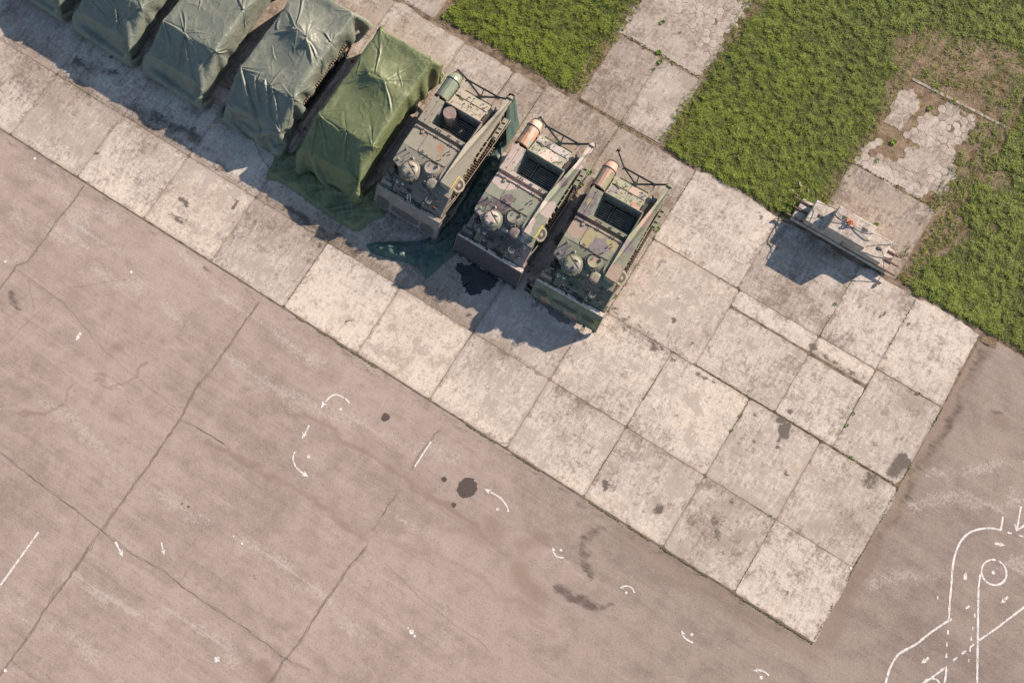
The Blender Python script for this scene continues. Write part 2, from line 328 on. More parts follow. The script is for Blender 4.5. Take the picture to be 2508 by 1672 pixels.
for (x0, x1, y0, y1, tone) in slab_polys():
    g = .005 + r3.random() * .008
    nx = max(4, int((x1 - x0) / .11)); ny = max(4, int((y1 - y0) / .11))
    u = np.linspace(0, 1, nx + 1); v = np.linspace(0, 1, ny + 1)
    U, Vv = np.meshgrid(u, v)
    X = x0 + g + U * (x1 - x0 - 2 * g); Y = y0 + g + Vv * (y1 - y0 - 2 * g)
    bx = (U == 0) | (U == 1); by = (Vv == 0) | (Vv == 1)
    ragged = .022
    far = (y1 > 16.3) & (y1 < 17.2)
    jx = (NZ.fbm(X * 1.0, Y * 1.0, 1.7, 4) - .5) * .035 + (NZ(X, Y, 7.1) - .5) * ragged
    jy = (NZ.fbm(X + 50, Y, 1.7, 4) - .5) * .035 + (NZ(X + 9, Y, 7.1) - .5) * ragged
    X = X + np.where(bx, jx, 0); Y = Y + np.where(by, jy, 0)
    if far:   # broken far edge against the grass
        Y = Y + np.where(Vv == 1, (NZ.fbm(X, X * 0, .9, 4) - .62) * .5 - .35 * (np.abs(U - .5) * 2) ** 9, 0)
    if x1 > 11.5:
        X = X + np.where(U == 1, (NZ.fbm(X * 0 + 3, Y, 1.3, 4) - .5) * .28, 0)
    # rounded corners
    cr = .05 + .05 * r3.random()
    for cu in (0, 1):
        for cv in (0, 1):
            m = (U == cu) & (Vv == cv)
            X = X + np.where(m, (1 - 2 * cu) * cr * .5, 0); Y = Y + np.where(m, (1 - 2 * cv) * cr * .5, 0)
    tilt = (r3.random() - .5) * .003; Z = .0 + (U - .5) * tilt + r3.random() * .003
    Z = Z - .001 * (bx | by)
    ed = np.minimum.reduce([X - x0, x1 - X, Y - y0, y1 - Y])
    dk = np.zeros_like(X); XQ = X + (NZ.fbm(X, Y, 2.4, 4) - .5) * .35; YQ = Y + (NZ.fbm(X + 70, Y, 2.4, 4) - .5) * .35
    for p, r, s in STAIN:
        np.maximum(dk, s * (1 - sstep(0, r * 1.2, dist_poly(XQ, YQ, p))) * 1.15, out=dk)
    n = X.size; i = np.arange(n).reshape(ny + 1, nx + 1) + off
    F = np.stack([i[:-1, :-1], i[:-1, 1:], i[1:, 1:], i[1:, :-1]], -1).reshape(-1, 4)
    VV.append(np.stack([X, Y, Z], -1).reshape(-1, 3)); FF.append(F)
    TT.append((tone + (r3.random() - .5) * 1.9 + 1.1 * np.exp(-(Y - 2.43) / .9) * (Y < 6) - .9 * np.exp(-np.abs(Y - 5.9) / .5) * (X < 3) + 2.2 * (NZ.fbm(X, Y, .45, 4) - .5) + 1.6 * (NZ.fbm(X + 40, Y, 1.6, 3) - .5)).ravel()); KK.append(np.full(n, r3.random())); DD.append(dk.ravel()); EE.append(ed.ravel()); off += n
    ring = np.concatenate([i[0, :], i[1:, -1], i[-1, -2::-1], i[-2:0:-1, 0]])
    loc = ring - (off - n); P = VV[-1][loc].copy(); P[:, 2] = -.06
    k = len(ring); lo = np.arange(k) + off
    VV.append(P); TT.append(np.full(k, -1.0)); DD.append(np.full(k, .55)); EE.append(np.full(k, -.8)); KK.append(np.zeros(k)); off += k
    FF.append(np.stack([ring, lo, np.roll(lo, -1), np.roll(ring, -1)], -1)[:, ::-1])
tag(obj_np('concrete_apron', np.concatenate(VV), np.concatenate(FF), M_CONC,
           attrs={'tone': np.concatenate(TT), 'dark': np.concatenate(DD), 'edge': np.concatenate(EE), 'sort': np.concatenate(KK)}), kind='structure')

M_HEX = m_concrete('hexagon_concrete', dull=.22)
# --- hexagonal pavers of the two paths
def hexes(x0, x1, y0, y1, seed, cut=None):
    V = []; F = []; T = []; D = []; E = []; r = random.Random(seed); s = .205
    w = s * math.sqrt(3); row = 0; y = y0
    while y < y1:
        x = x0 + (w / 2 if row % 2 else 0)
        while x < x1:
            cx, cy = x + r.uniform(-.008, .008), y + r.uniform(-.008, .008)
            if not (cut and cut(cx, cy)):
                z = r.uniform(-.010, -.006); tn = r.uniform(-.8, .2); k = len(V); ss = s * r.uniform(.985, 1.0) - .003
                tx, ty = r.uniform(-.012, .012), r.uniform(-.012, .012); a0 = r.uniform(-.06, .06)
                if r.random() < .06: z -= .008
                pts = [(ss * math.sin(a * PI / 3 + a0), ss * math.cos(a * PI / 3 + a0)) for a in range(6)]
                V.append((cx, cy, z + .004)); T.append(tn); E.append(.5); D.append(0)
                for q, zz, ee in ((.90, .003, .4), (1.0, .000, .2), (1.0, -.03, 0)):
                    for px, py in pts: V.append((cx + px * q, cy + py * q, z + zz + px * tx + py * ty)); T.append(tn); E.append(ee); D.append(0)
                for a in range(6):
                    b = (a + 1) % 6
                    F.append((k, k + 1 + b, k + 1 + a))
                    for l in (0, 6): 
                        F.append((k + 1 + l + a, k + 1 + l + b, k + 7 + l + b)); F.append((k + 1 + l + a, k + 7 + l + b, k + 7 + l + a))
            x += w
        y += s * 1.5; row += 1
    return V, F, T, D, E
edge1 = lambda y: -3.85 + .25 * (NZ(0, y, 1.1) - .5)
def cut1(x, y): return NZ.fbm(x, y, .55, 3) > .66 or x > edge1(y)
H2 = [(3.6, 20.8), (6.5, 20.7), (7.2, 21.3), (7.6, 22.1), (7.25, 23.0), (6.8, 23.75), (7.2, 24.3), (7.15, 25.2), (5.9, 25.4), (5.1, 24.8), (5.1, 23.9), (4.85, 22.9), (4.9, 22.2), (4.1, 22.2), (3.65, 21.6)]
def cut2(x, y): return (not bool(inside(np.array([x]), np.array([y]), H2)[0])) or NZ.fbm(x + 31, y + 4, 1.1, 3) > .68
for (a, b, c, d, sd, ct) in ((-8.0, -3.85, 20.75, 33, 5, cut1), (3.7, 8.0, 20.85, 25.3, 6, cut2)):
    V, F, T, D, E = hexes(a, b, c, d, sd, ct)
    0 and tag(obj_np('joint_bed', [(a - .15, c - .3, -.009), (b + .1, c - .3, -.009), (b + .1, d, -.009), (a - .15, d, -.009)], [(0, 1, 2, 3)], M_SOIL), kind='structure')
    tag(obj_np('hexagonal_paving', V, F, M_HEX, attrs={'tone': T, 'dark': D, 'edge': E, 'sort': np.zeros(len(V))}), kind='structure')
# mortar skin poured over part of the first hexagon path
def patch(name, poly, z, mat, step=.12, tone=0.0, dome=.0, kind='structure'):
    xs = [p[0] for p in poly]; ys = [p[1] for p in poly]
    X, Y, F = grid_mesh(min(xs), max(xs), min(ys), max(ys), step)
    jx = X + (NZ.fbm(X, Y, 2.2, 4) - .5) * .5; jy = Y + (NZ.fbm(X + 40, Y, 2.2, 4) - .5) * .5
    ins = inside(jx, jy, poly).ravel(); keep = ins[F].all(axis=1); F = F[keep]
    u, inv = np.unique(F, return_inverse=True)
    V = np.stack([X.ravel(), Y.ravel(), np.full(X.size, z)], -1)[u]
    o = obj_np(name, V, inv.reshape(-1, 4), mat, attrs={'tone': np.full(len(u), tone), 'dark': np.zeros(len(u)), 'edge': np.full(len(u), .6)})
    return tag(o, kind=kind)
patch('mortar_skin', [(-8.0, 20.6), (-7.9, 22.9), (-6.7, 22.9), (-5.2, 22.2), (-4.7, 21.6), (-4.1, 21.5), (-3.9, 20.65)], .001, M_HEX, .05, -.5)
patch('mortar_skin', [(-7.9, 23.6), (-6.9, 23.4), (-6.4, 24.6), (-7.2, 25.6), (-7.9, 25)], .001, M_HEX, .05, -.5)
patch('mortar_skin', [(5.3, 21.6), (6.4, 21.9), (6.9, 22.6), (6.0, 23.2), (5.4, 22.7)], .0, M_HEX, .05, -.5)
patch('mortar_skin', [(4.0, 20.65), (4.0, 21.0), (5.6, 21.3), (6.9, 21.2), (6.7, 20.8), (5, 20.6)], -.004, M_CONC, .05, -.3)
patch('mortar_skin', [(3.7, 23.0), (4.6, 23.0), (4.8, 24.3), (4.3, 25.1), (3.7, 24.6)], -.004, M_CONC, .05, -.6)
# concrete kerb at the end of the second path
kb = [(3.9, 25.36), (8.4, 25.5), (8.4, 25.62), (3.9, 25.48)]
tag(obj_np('path_kerb', [(*p, -.05) for p in kb] + [(*p, .006) for p in kb], [(0, 1, 5, 4), (1, 2, 6, 5), (2, 3, 7, 6), (3, 0, 4, 7), (4, 5, 6, 7)], M_CONC), kind='structure')

# --- cracks in the asphalt: irregular thin ribbons
def ribbon(pts, w, z, seed, step=.12, wob=.06, V=None, F=None):
    V = [] if V is None else V; F = [] if F is None else F
    r = random.Random(seed); P = []
    for (ax, ay), (bx, by) in zip(pts[:-1], pts[1:]):
        L = math.hypot(bx - ax, by - ay); n = max(1, int(L / step))
        for i in range(n): P.append((ax + (bx - ax) * i / n, ay + (by - ay) * i / n))
    P.append(pts[-1]); Q = []; ox = oy = 0
    for i, (x, y) in enumerate(P):
        ox = ox * .75 + r.uniform(-1, 1) * wob * .6; oy = oy * .75 + r.uniform(-1, 1) * wob * .6
        Q.append((x + ox, y + oy))
    for i, (x, y) in enumerate(Q):
        a = Q[max(0, i - 1)]; b = Q[min(len(Q) - 1, i + 1)]; dx, dy = b[0] - a[0], b[1] - a[1]; L = math.hypot(dx, dy) + 1e-6
        ww = w * (.35 + .9 * r.random()) * (.35 if i in (0, len(Q) - 1) else 1) / 2
        V.append((x - dy / L * ww, y + dx / L * ww, z)); V.append((x + dy / L * ww, y - dx / L * ww, z))
        if i: k = len(V) - 4; F.append((k, k + 1, k + 3, k + 2))
    return V, F
V = []; F = []; V2 = []; F2 = []
CR = [([(-24, 2.3), (-23.97, 1.3), (-24.03, .75), (-24, -.5), (-24.02, -1.76), (-24.28, -2.13), (-24.2, -4.5)], .055),
      ([(-14.59, 2.1), (-14.6, -1), (-14.72, -2.34), (-14.52, -3.7), (-14.48, -5.6), (-14.5, -6.6), (-14.55, -9.05), (-14.56, -11.2), (-14.6, -12.8), (-14.52, -13.8), (-14.6, -15.1), (-14.4, -18)], .085),
      ([(-5.12, -3.84), (-5.27, -4.63), (-5.3, -5.8), (-5.34, -6.9), (-5.32, -8.26), (-5.44, -9.3), (-5.37, -12)], .075),
      ([(-5.2, 1.6), (-5.35, .6), (-5.3, -.4)], .05), ([(-5.22, -1.43), (-5.33, -2.1), (-5.23, -3.2)], .04),
      ([(-20, -8.8), (-18, -8.9), (-16.5, -8.95), (-14.5, -9.1), (-13, -9.15), (-11.5, -9), (-10.5, -9.1), (-9.4, -9.1), (-7.5, -9.05), (-5.5, -9.15), (-4.3, -9)], .035),
      ([(-14.52, -3.7), (-12.3, -3.57)], .04), ([(-24.2, -2.2), (-21.5, -2.4), (-18.2, -3.2), (-14.6, -3.5)], .03), ([(-23.5, -2.3), (-22.4, -3.3)], .03),
      ([(-14.6, -15), (-12.8, -15.1)], .03), ([(-4.2, -4.0), (-2, -4.4), (1.2, -4.6)], .025), 
      ([(12.9, 3.0), (12.95, 3.9), (13.3, 4.1), (14.0, 4.9), (14.4, 5.6)], .03), ([(13.3, 4.1), (12.4, 4.9)], .02), ([(13.1, 12.2), (14.2, 12.3), (15.0, 12.0)], .02),
      ([(-21.7, -4.5), (-21.9, -8.6)], .02), ([(-10.6, -6.7), (-10.7, -9)], .015), ([(-19.9, -.1), (-22.0, -1.9), (-22.6, -5.1)], .018)]
for i, (p, w) in enumerate(CR):
    (ribbon(p, .022, -.0078, i, V=V, F=F, step=.07, wob=.035) if w > .04 else ribbon(p, .02, -.0085, i, V=V2, F=F2, step=.07, wob=.05))
    if w > .05: ribbon(p, .014, -.0076, i + 50, wob=.10, V=V, F=F)
    if w > .05: ribbon(p, w * 1.3, -.0085, i + 80, wob=.05, V=V2, F=F2)
    elif w > .03: ribbon(p, w * .9, -.0085, i + 80, wob=.05, V=V2, F=F2)
tag(obj_np('asphalt_crack', V, F, M_CRACK), kind='structure'); tag(obj_np('asphalt_seam', V2, F2, M_SEAM), kind='structure')
V = []; F = []
for i, (p, w) in enumerate([([(-11.05, 15.2), (-11.6, 14.9), (-12.4, 14.2)], .02), ([(-19.2, 8.0), (-18.4, 7.5), (-17.5, 7.0), (-17.2, 6.3)], .025), ([(-6.6, 13.9), (-6.1, 13.3), (-5.9, 13.3)], .05),
                            ([(-6.9, 14.4), (-6.5, 13.9), (-6.6, 13.5), (-6.2, 13.0)], .05), ([(2.5, 13.8), (2.8, 14.9)], .012), ([(-10.5, 12.2), (-9.9, 12.7), (-9.4, 12.6)], .02), ([(9.3, 5.6), (9.5, 5.1)], .012)]):
    ribbon(p, w, .0045, i + 90, wob=.08, V=V, F=F)
tag(obj_np('concrete_crack', V, F, M_CRACK), kind='structure')

# moss in the joints
V = []; F = []; r = random.Random(4)
def moss_run(p0, p1, dens, w):
    L = math.hypot(p1[0] - p0[0], p1[1] - p0[1]); n = int(L / .035)
    for i in range(n):
        t = (i + r.random()) / n; x = p0[0] + (p1[0] - p0[0]) * t; y = p0[1] + (p1[1] - p0[1]) * t
        if NZ.fbm(x, y, .9, 3) < 1 - dens: continue
        x += r.gauss(0, w * .35); y += r.gauss(0, w * .35); s = r.uniform(.012, .04); h = r.uniform(.006, .03); k = len(V); m = 6
        a0 = r.random() * 6
        V.append((x, y, h))
        for q in range(m): a = a0 + q * 2 * PI / m; ss = s * r.uniform(.7, 1.2); V.append((x + ss * math.cos(a), y + ss * math.sin(a), -.008))
        for q in range(m): F.append((k, k + 1 + q, k + 1 + (q + 1) % m))
for p0, p1, d, w in [((1.2, 9.48), (11.5, 9.53), .72, .06), ((-1.95, 9.5), (-1.95, 16.8), .58, .05), ((-13.6, 5.9), (-13.6, 2.5), .66, .03), ((-6.25, 5.7), (-6.25, 2.5), .6, .03),
                     ((1.2, 9.4), (1.2, 6), .6, .03), ((4.88, 9.3), (4.88, 5.9), .5, .03), ((8.66, 9.6), (8.66, 13.2), .6, .03), ((8.16, 5.7), (8.16, 2.5), .6, .03), ((11.68, 16.8), (11.68, 2.5), .46, .06),
                     ((-28.2, 5.78), (-25.5, 5.75), .66, .04), ((-15.2, 5.78), (-12.5, 5.76), .66, .05), ((-14, 2.36), (11.7, 2.36), .44, .03), ((-1.95, 13.22), (2.2, 13.22), .6, .06), ((-8, 16.95), (-3.9, 16.95), .62, .07),
                     ((-2.5, 5.75), (11.5, 5.76), .45, .03), ((-5.8, 9.6), (-5.8, 16.8), .56, .05), ((6.0, 13.3), (6.0, 16.8), .62, .04), ((-11, 16.6), (-11.05, 15.3), .75, .05), ((-9.45, 16.6), (-9.45, 13.3), .55, .04),
                     ((8.65, 16.8), (8.65, 13.4), .58, .05), ((-8, 20.6), (-3.9, 20.65), .55, .1), ((3.6, 20.7), (7.5, 20.7), .6, .08), ((-17.4, 16.9), (-14.5, 16.75), .6, .06), ((1.18, 5.7), (1.18, 2.5), .5, .02), ((-2.5, 9.4), (-2.5, 5.8), .5, .03)]:
    moss_run(p0, p1, d, w)
tag(obj_np('joint_moss', V, F, M_MOSS), label='olive green moss growing in the joints between the concrete slabs', cat='moss', kind='stuff')
# ================================================================= mesh builder
class MB:
    def __init__(s): s.v = []; s.f = []; s.m = []
    def add(s, V, F, m=0):
        o = len(s.v); s.v += [tuple(p) for p in V]; s.f += [tuple(i + o for i in f) for f in F]; s.m += [m] * len(F); return s
    def box(s, x0, x1, y0, y1, z0, z1, m=0, c=.012):
        """box with chamfered edges"""
        c = min(c, abs(x1 - x0) * .3, abs(y1 - y0) * .3, abs(z1 - z0) * .3)
        V = []; idx = {}
        for i, (x, sx) in enumerate(((x0, 1), (x1, -1))):
            for j, (y, sy) in enumerate(((y0, 1), (y1, -1))):
                for k, (z, sz) in enumerate(((z0, 1), (z1, -1))):
                    for a in range(3):
                        idx[i, j, k, a] = len(V)
                        V.append((x + (sx * c if a != 0 else 0), y + (sy * c if a != 1 else 0), z + (sz * c if a != 2 else 0)))
        F = []
        def g(i, j, k, a): return idx[i, j, k, a]
        for i in (0, 1): q = [g(i, 0, 0, 0), g(i, 1, 0, 0), g(i, 1, 1, 0), g(i, 0, 1, 0)]; F.append(q if i else q[::-1])
        for j in (0, 1): q = [g(0, j, 0, 1), g(0, j, 1, 1), g(1, j, 1, 1), g(1, j, 0, 1)]; F.append(q if j else q[::-1])
        for k in (0, 1): q = [g(0, 0, k, 2), g(1, 0, k, 2), g(1, 1, k, 2), g(0, 1, k, 2)]; F.append(q if k else q[::-1])
        for i in (0, 1):
            for j in (0, 1):
                q = [g(i, j, 0, 0), g(i, j, 1, 0), g(i, j, 1, 1), g(i, j, 0, 1)]; F.append(q if i == j else q[::-1])
            for k in (0, 1):
                q = [g(i, 0, k, 0), g(i, 0, k, 2), g(i, 1, k, 2), g(i, 1, k, 0)]; F.append(q if i == k else q[::-1])
        for j in (0, 1):
            for k in (0, 1):
                q = [g(0, j, k, 1), g(1, j, k, 1), g(1, j, k, 2), g(0, j, k, 2)]; F.append(q if j == k else q[::-1])
        for i in (0, 1):
            for j in (0, 1):
                for k in (0, 1):
                    q = [g(i, j, k, 0), g(i, j, k, 1), g(i, j, k, 2)]; F.append(q if (i + j + k) % 2 else q[::-1])
        return s.add(V, F, m)
    def prism(s, P, z0, z1, m=0, cap=True):
        """plan polygon (counter-clockwise) between z0 and z1; either may be a function of (x, y)"""
        a = [(x, y, z0(x, y) if callable(z0) else z0) for x, y in P]; b = [(x, y, z1(x, y) if callable(z1) else z1) for x, y in P]
        n = len(P); F = [(i, (i + 1) % n, n + (i + 1) % n, n + i) for i in range(n)]
        if cap: F += [tuple(range(n, 2 * n)), tuple(range(n - 1, -1, -1))]
        return s.add(a + b, F, m)
    def side(s, P, x0, x1, m=0):
        """profile in (y, z) extruded along x"""
        n = len(P); V = [(x0, y, z) for y, z in P] + [(x1, y, z) for y, z in P]
        F = [(i, n + i, n + (i + 1) % n, (i + 1) % n) for i in range(n)] + [tuple(range(n - 1, -1, -1))[::-1], tuple(range(n, 2 * n))[::-1]]
        return s.add(V, F, m)
    def tube(s, P, r, n=8, m=0, cap=True):
        P = [Vector(p) for p in P]; V = []; F = []; up = Vector((0, 0, 1))
        rr = r if isinstance(r, (list, tuple)) else [r] * len(P)
        for i, p in enumerate(P):
            d = (P[min(i + 1, len(P) - 1)] - P[max(i - 1, 0)]).normalized()
            u = d.cross(up) if abs(d.z) < .95 else d.cross(Vector((1, 0, 0))); u.normalize(); w = d.cross(u)
            for k in range(n):
                a = 2 * PI * k / n; V.append(p + (u * math.cos(a) + w * math.sin(a)) * rr[i])
        for i in range(len(P) - 1):
            for k in range(n): F.append((i * n + k, i * n + (k + 1) % n, (i + 1) * n + (k + 1) % n, (i + 1) * n + k))
        if cap: F += [tuple(range(n - 1, -1, -1)), tuple(range((len(P) - 1) * n, len(P) * n))]
        return s.add(V, F, m)
    def lathe(s, c, prof, n=24, m=0, ax=None, sq=0.0):
        """profile [(r, h)...] turned about an axis through c; sq > 0 squares the plan"""
        c = Vector(c); a = Vector(ax).normalized() if ax else Vector((0, 0, 1))
        u = a.cross(Vector((0, 1, 0))) if abs(a.y) < .9 else a.cross(Vector((1, 0, 0))); u.normalize(); w = a.cross(u); V = []; F = []
        for r, h in prof:
            for k in range(n):
                t = 2 * PI * k / n; e = 1.0
                if sq: e = 1 / ((abs(math.cos(t)) ** (2 + sq * 6) + abs(math.sin(t)) ** (2 + sq * 6)) ** (1 / (2 + sq * 6)))
                V.append(c + a * h + (u * math.cos(t) + w * math.sin(t)) * r * e)
        for i in range(len(prof) - 1):
            for k in range(n): F.append((i * n + k, i * n + (k + 1) % n, (i + 1) * n + (k + 1) % n, (i + 1) * n + k))
        F += [tuple(range(n - 1, -1, -1)), tuple(range((len(prof) - 1) * n, len(prof) * n))]
        return s.add(V, F, m)
    def ribbon3(s, P, w, m=0, up=(0, 0, 1), t=.006):
        P = [Vector(p) for p in P]; up = Vector(up); V = []; F = []
        for i, p in enumerate(P):
            d = (P[min(i + 1, len(P) - 1)] - P[max(i - 1, 0)]).normalized(); u = d.cross(up).normalized()
            V += [p - u * w / 2, p + u * w / 2, p + u * w / 2 + up * t, p - u * w / 2 + up * t]
        for i in range(len(P) - 1):
            for k in range(4): F.append((i * 4 + k, i * 4 + (k + 1) % 4, i * 4 + 4 + (k + 1) % 4, i * 4 + 4 + k))
        return s.add(V, F, m)
    def build(s, name, mat, parent=None, smooth=False, recalc=True, angle=35):
        me = bpy.data.meshes.new(name); me.from_pydata(s.v, [], s.f)
        for mm in (mat if isinstance(mat, (list, tuple)) else [mat]): me.materials.append(mm)
        me.polygons.foreach_set('material_index', s.m)
        if recalc:
            bm = bmesh.new(); bm.from_mesh(me); bmesh.ops.recalc_face_normals(bm, faces=bm.faces); bm.to_mesh(me); bm.free()
        if smooth:
            me.polygons.foreach_set('use_smooth', [True] * len(me.polygons)); me.set_sharp_from_angle(angle=math.radians(angle))
        o = bpy.data.objects.new(name, me); COL.objects.link(o)
        if parent: o.parent = parent
        return o

# ================================================================= vehicle materials
def m_paint(name, base, groups=(), rust=.3, rough=.62, seed=0.0, fade=.16):
    """matt military paint; groups = [(colour, [(cx, cy, rx, ry), ...]), ...] in plan, ragged edges"""
    n = NT(name)
    sp = n.t.nodes.new('ShaderNodeSeparateXYZ'); n.t.links.new(n.co, sp.inputs[0])
    co2 = n.map((1, 1, .6), loc=(seed, seed * .7, 0))
    wob = n.noise(2.3, 3, .5, co=co2); wob2 = n.noise(1.7, 3, .5, co=n.map((1, 1, .5), loc=(9 + seed, 4, 0)))
    x = n.add(sp.outputs[0], n.mul(n.sub(wob, .5), .55)); y = n.add(sp.outputs[1], n.mul(n.sub(wob2, .5), .55))
    c = base
    for col, E in groups:
        best = None
        for cx, cy, rx, ry in E:
            dx = n.mul(n.sub(x, cx), 1 / rx); dy = n.mul(n.sub(y, cy), 1 / ry)
            d = n.add(n.mul(dx, dx), n.mul(dy, dy))
            best = d if best is None else n.math('MINIMUM', best, d)
        c = n.mix(n.ramp(best, 1.06, .94), c if not isinstance(c, tuple) else c, col)
    a = n.noise(3.5, 7, .65); f = n.noise(26, 5, .7)
    if isinstance(c, tuple): c = n.mix(0.0, c, c)
    c = n.mix(n.mul(n.ramp(n.add(n.mul(a, .7), n.mul(n.noise(9, 6, .75), .5)), .45, .75), fade * 2.6), c, (.34, .285, .215))
    c = n.mix(n.mul(n.ramp(n.add(n.mul(n.noise(5.5, 7, .78), .7), n.mul(a, .5)), .56, .40), .55), c, n.mix(1.0, c, (.50, .45, .42), 'MULTIPLY'))
    c = n.mix(n.mul(n.ramp(f, .46, .30), .5), c, n.mix(1.0, c, (.55, .5, .47), 'MULTIPLY'))
    if rust:
        rr = n.mul(n.ramp(n.add(n.mul(f, .6), n.mul(n.noise(1.9, 5, .7), .6)), .69, .76), rust)
        c = n.mix(rr, c, (.36, .14, .055))
    n.bump(f, .12, .004)
    return n.set(Base_Color=c, Roughness=n.ramp(f, .3, .7, rough - .08, rough + .12))
TAN = (.265, .235, .175)
M_V1 = m_paint('olive_tan_paint', TAN, [((.30, .15, .075), [(.02, 2.55, .20, .16), (.13, 2.25, .13, .09), (-.9, 2.7, .10, .06)]), ((.155, .145, .11), [(.3, .9, .9, .35), (1.05, 4.9, .2, .5)])], rust=.18)
GRN = (.195, .205, .145); PNK = (.47, .365, .31); DRK = (.105, .075, .078); GREY = (.30, .27, .255)
M_V2 = m_paint('three_tone_camouflage', GRN, [
    (PNK, [(-1.1, 2.9, .75, .50), (.0, 3.05, .75, .2), (1.1, 2.62, .3, .36), (.95, 1.45, .17, .5), (-.1, 4.72, .40, .30), (-1.25, 3.8, .33, .62), (-1.2, .9, .28, .35), (-1.3, 5.5, .3, .5), (1.1, 5.9, .3, .45), (1.15, 5.0, .2, .3), (.2, 1.0, .2, .25), (-.65, 1.1, .3, .3), (1.3, .4, .4, .45)]),
    (DRK, [(-.4, 2.08, .26, .34), (-.75, 1.70, .45, .22), (-1.3, 1.5, .25, .2), (1.1, 3.97, .2, .25), (-.38, 5.25, .2, .2), (-.2, .45, .8, .3), (-1.3, .3, .4, .2), (.4, 1.25, .4, .3), (.5, .7, .5, .3)]),
    (GREY, [(.2, 5.25, .5, .2), (-.85, 5.3, .2, .15)])], rust=.45, seed=3.1)
M_V3 = m_paint('green_pink_camouflage', (.180, .182, .115), [
    ((.32, .215, .16), [(-1.15, 2.55, .42, .48), (-.4, 2.97, .8, .12), (1.08, 1.62, .28, .42), (1.15, 4.35, .22, .4), (.6, .75, .5, .26), (-1.3, .35, .35, .2), (.55, .95, .25, .16), (.1, 5.3, .3, .2), (.5, 4.4, .3, .1), (-1.2, 5.3, .35, .5), (.1, 1.7, .2, .2)]),
    ((.145, .125, .125), [(.02, 2.3, .42, .36), (-.15, 2.12, .3, .25), (.95, 2.8, .33, .3), (-.72, 4.75, .22, .2), (-1.15, 1.35, .2, .33), (-1.25, 3.5, .3, .8), (.55, 5.2, .25, .2), (-.35, 1.0, .14, .3)]),
    ((.30, .245, .115), [(-.58, 2.4, .22, .45), (.45, 2.6, .25, .2), (-1.3, 3.72, .12, .14), (-.2, 2.72, .3, .12), (.15, 1.5, .22, .16)]),
    ((.50, .12, .07), [(.33, 4.72, .15, .07), (.45, 4.66, .1, .04)])], rust=.35, seed=7.7)
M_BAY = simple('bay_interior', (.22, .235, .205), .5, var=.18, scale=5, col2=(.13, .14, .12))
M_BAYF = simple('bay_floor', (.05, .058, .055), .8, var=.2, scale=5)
M_STEEL = simple('dark_steel', (.045, .043, .042), .55, var=.2, scale=12, col2=(.10, .06, .04))
M_TRACK = simple('track_steel', (.060, .050, .044), .7, var=.2, scale=9, col2=(.16, .10, .06))
M_TIRE = simple('road_wheel_rubber', (.03, .03, .03), .9, var=.2, scale=12)
M_TOOTH = simple('track_rubber_pad', (.34, .235, .16), .9, var=.2, scale=14)
M_YEL = simple('yellow_strip', (.75, .55, .02), .6, var=.05)
M_GLASS = NT('lamp_glass').set(Base_Color=(.55, .58, .6, 1), Roughness=.12, Metallic=.0)
M_RAIL = simple('bare_rod', (.30, .24, .19), .6, var=.15, scale=10)
M_POD1 = simple('green_grey_enamel', (.19, .215, .15), .38, var=.08, scale=3)
M_POD2 = m_paint('rusty_beige_enamel', (.42, .21, .105), [((.46, .33, .24), [(-1.1, 5.6, .3, .35), (-1.2, 5.05, .12, .3)]), ((.22, .13, .085), [(-1.5, 5.2, .16, .4)]), ((.27, .25, .20), [(-1.0, 4.7, .14, .16)])], rust=.3, seed=1.0)
M_BLADE1 = simple('worn_grey_blade', (.25, .215, .18), .6, var=.12, scale=4)
M_BLADE2 = simple('dark_navy_blade', (.045, .042, .050), .55, var=.2, scale=5, col2=(.028, .026, .032))
M_BLADE3 = m_paint('green_blade', (.075, .115, .075), [((.30, .17, .11), [(-.9, -.4, .25, .12), (.3, -.45, .4, .1)]), ((.20, .19, .07), [(1.4, -.4, .2, .2)])], rust=.1, seed=2.0)
M_OVAL1 = simple('dark_blade_patch', (.095, .085, .075), .6, var=.1); M_OVAL3 = simple('dark_green_patch', (.06, .075, .045), .6, var=.1)
M_EDGE = {1: simple('blade_edge_tan', (.42, .33, .26), .6, var=.15, scale=9), 2: simple('sun_brightened_edge_pink', (.66, .52, .43), .6, var=.15, scale=9), 3: simple('sun_brightened_edge_cream', (.66, .56, .46), .6, var=.15, scale=9)}  # pink and cream rails lightened to paint in the sun on them
M_ROPE = simple('grey_cable', (.20, .18, .17), .6, var=.15, scale=20)
M_RED = simple('red_tag', (.45, .05, .02), .6, var=.1)

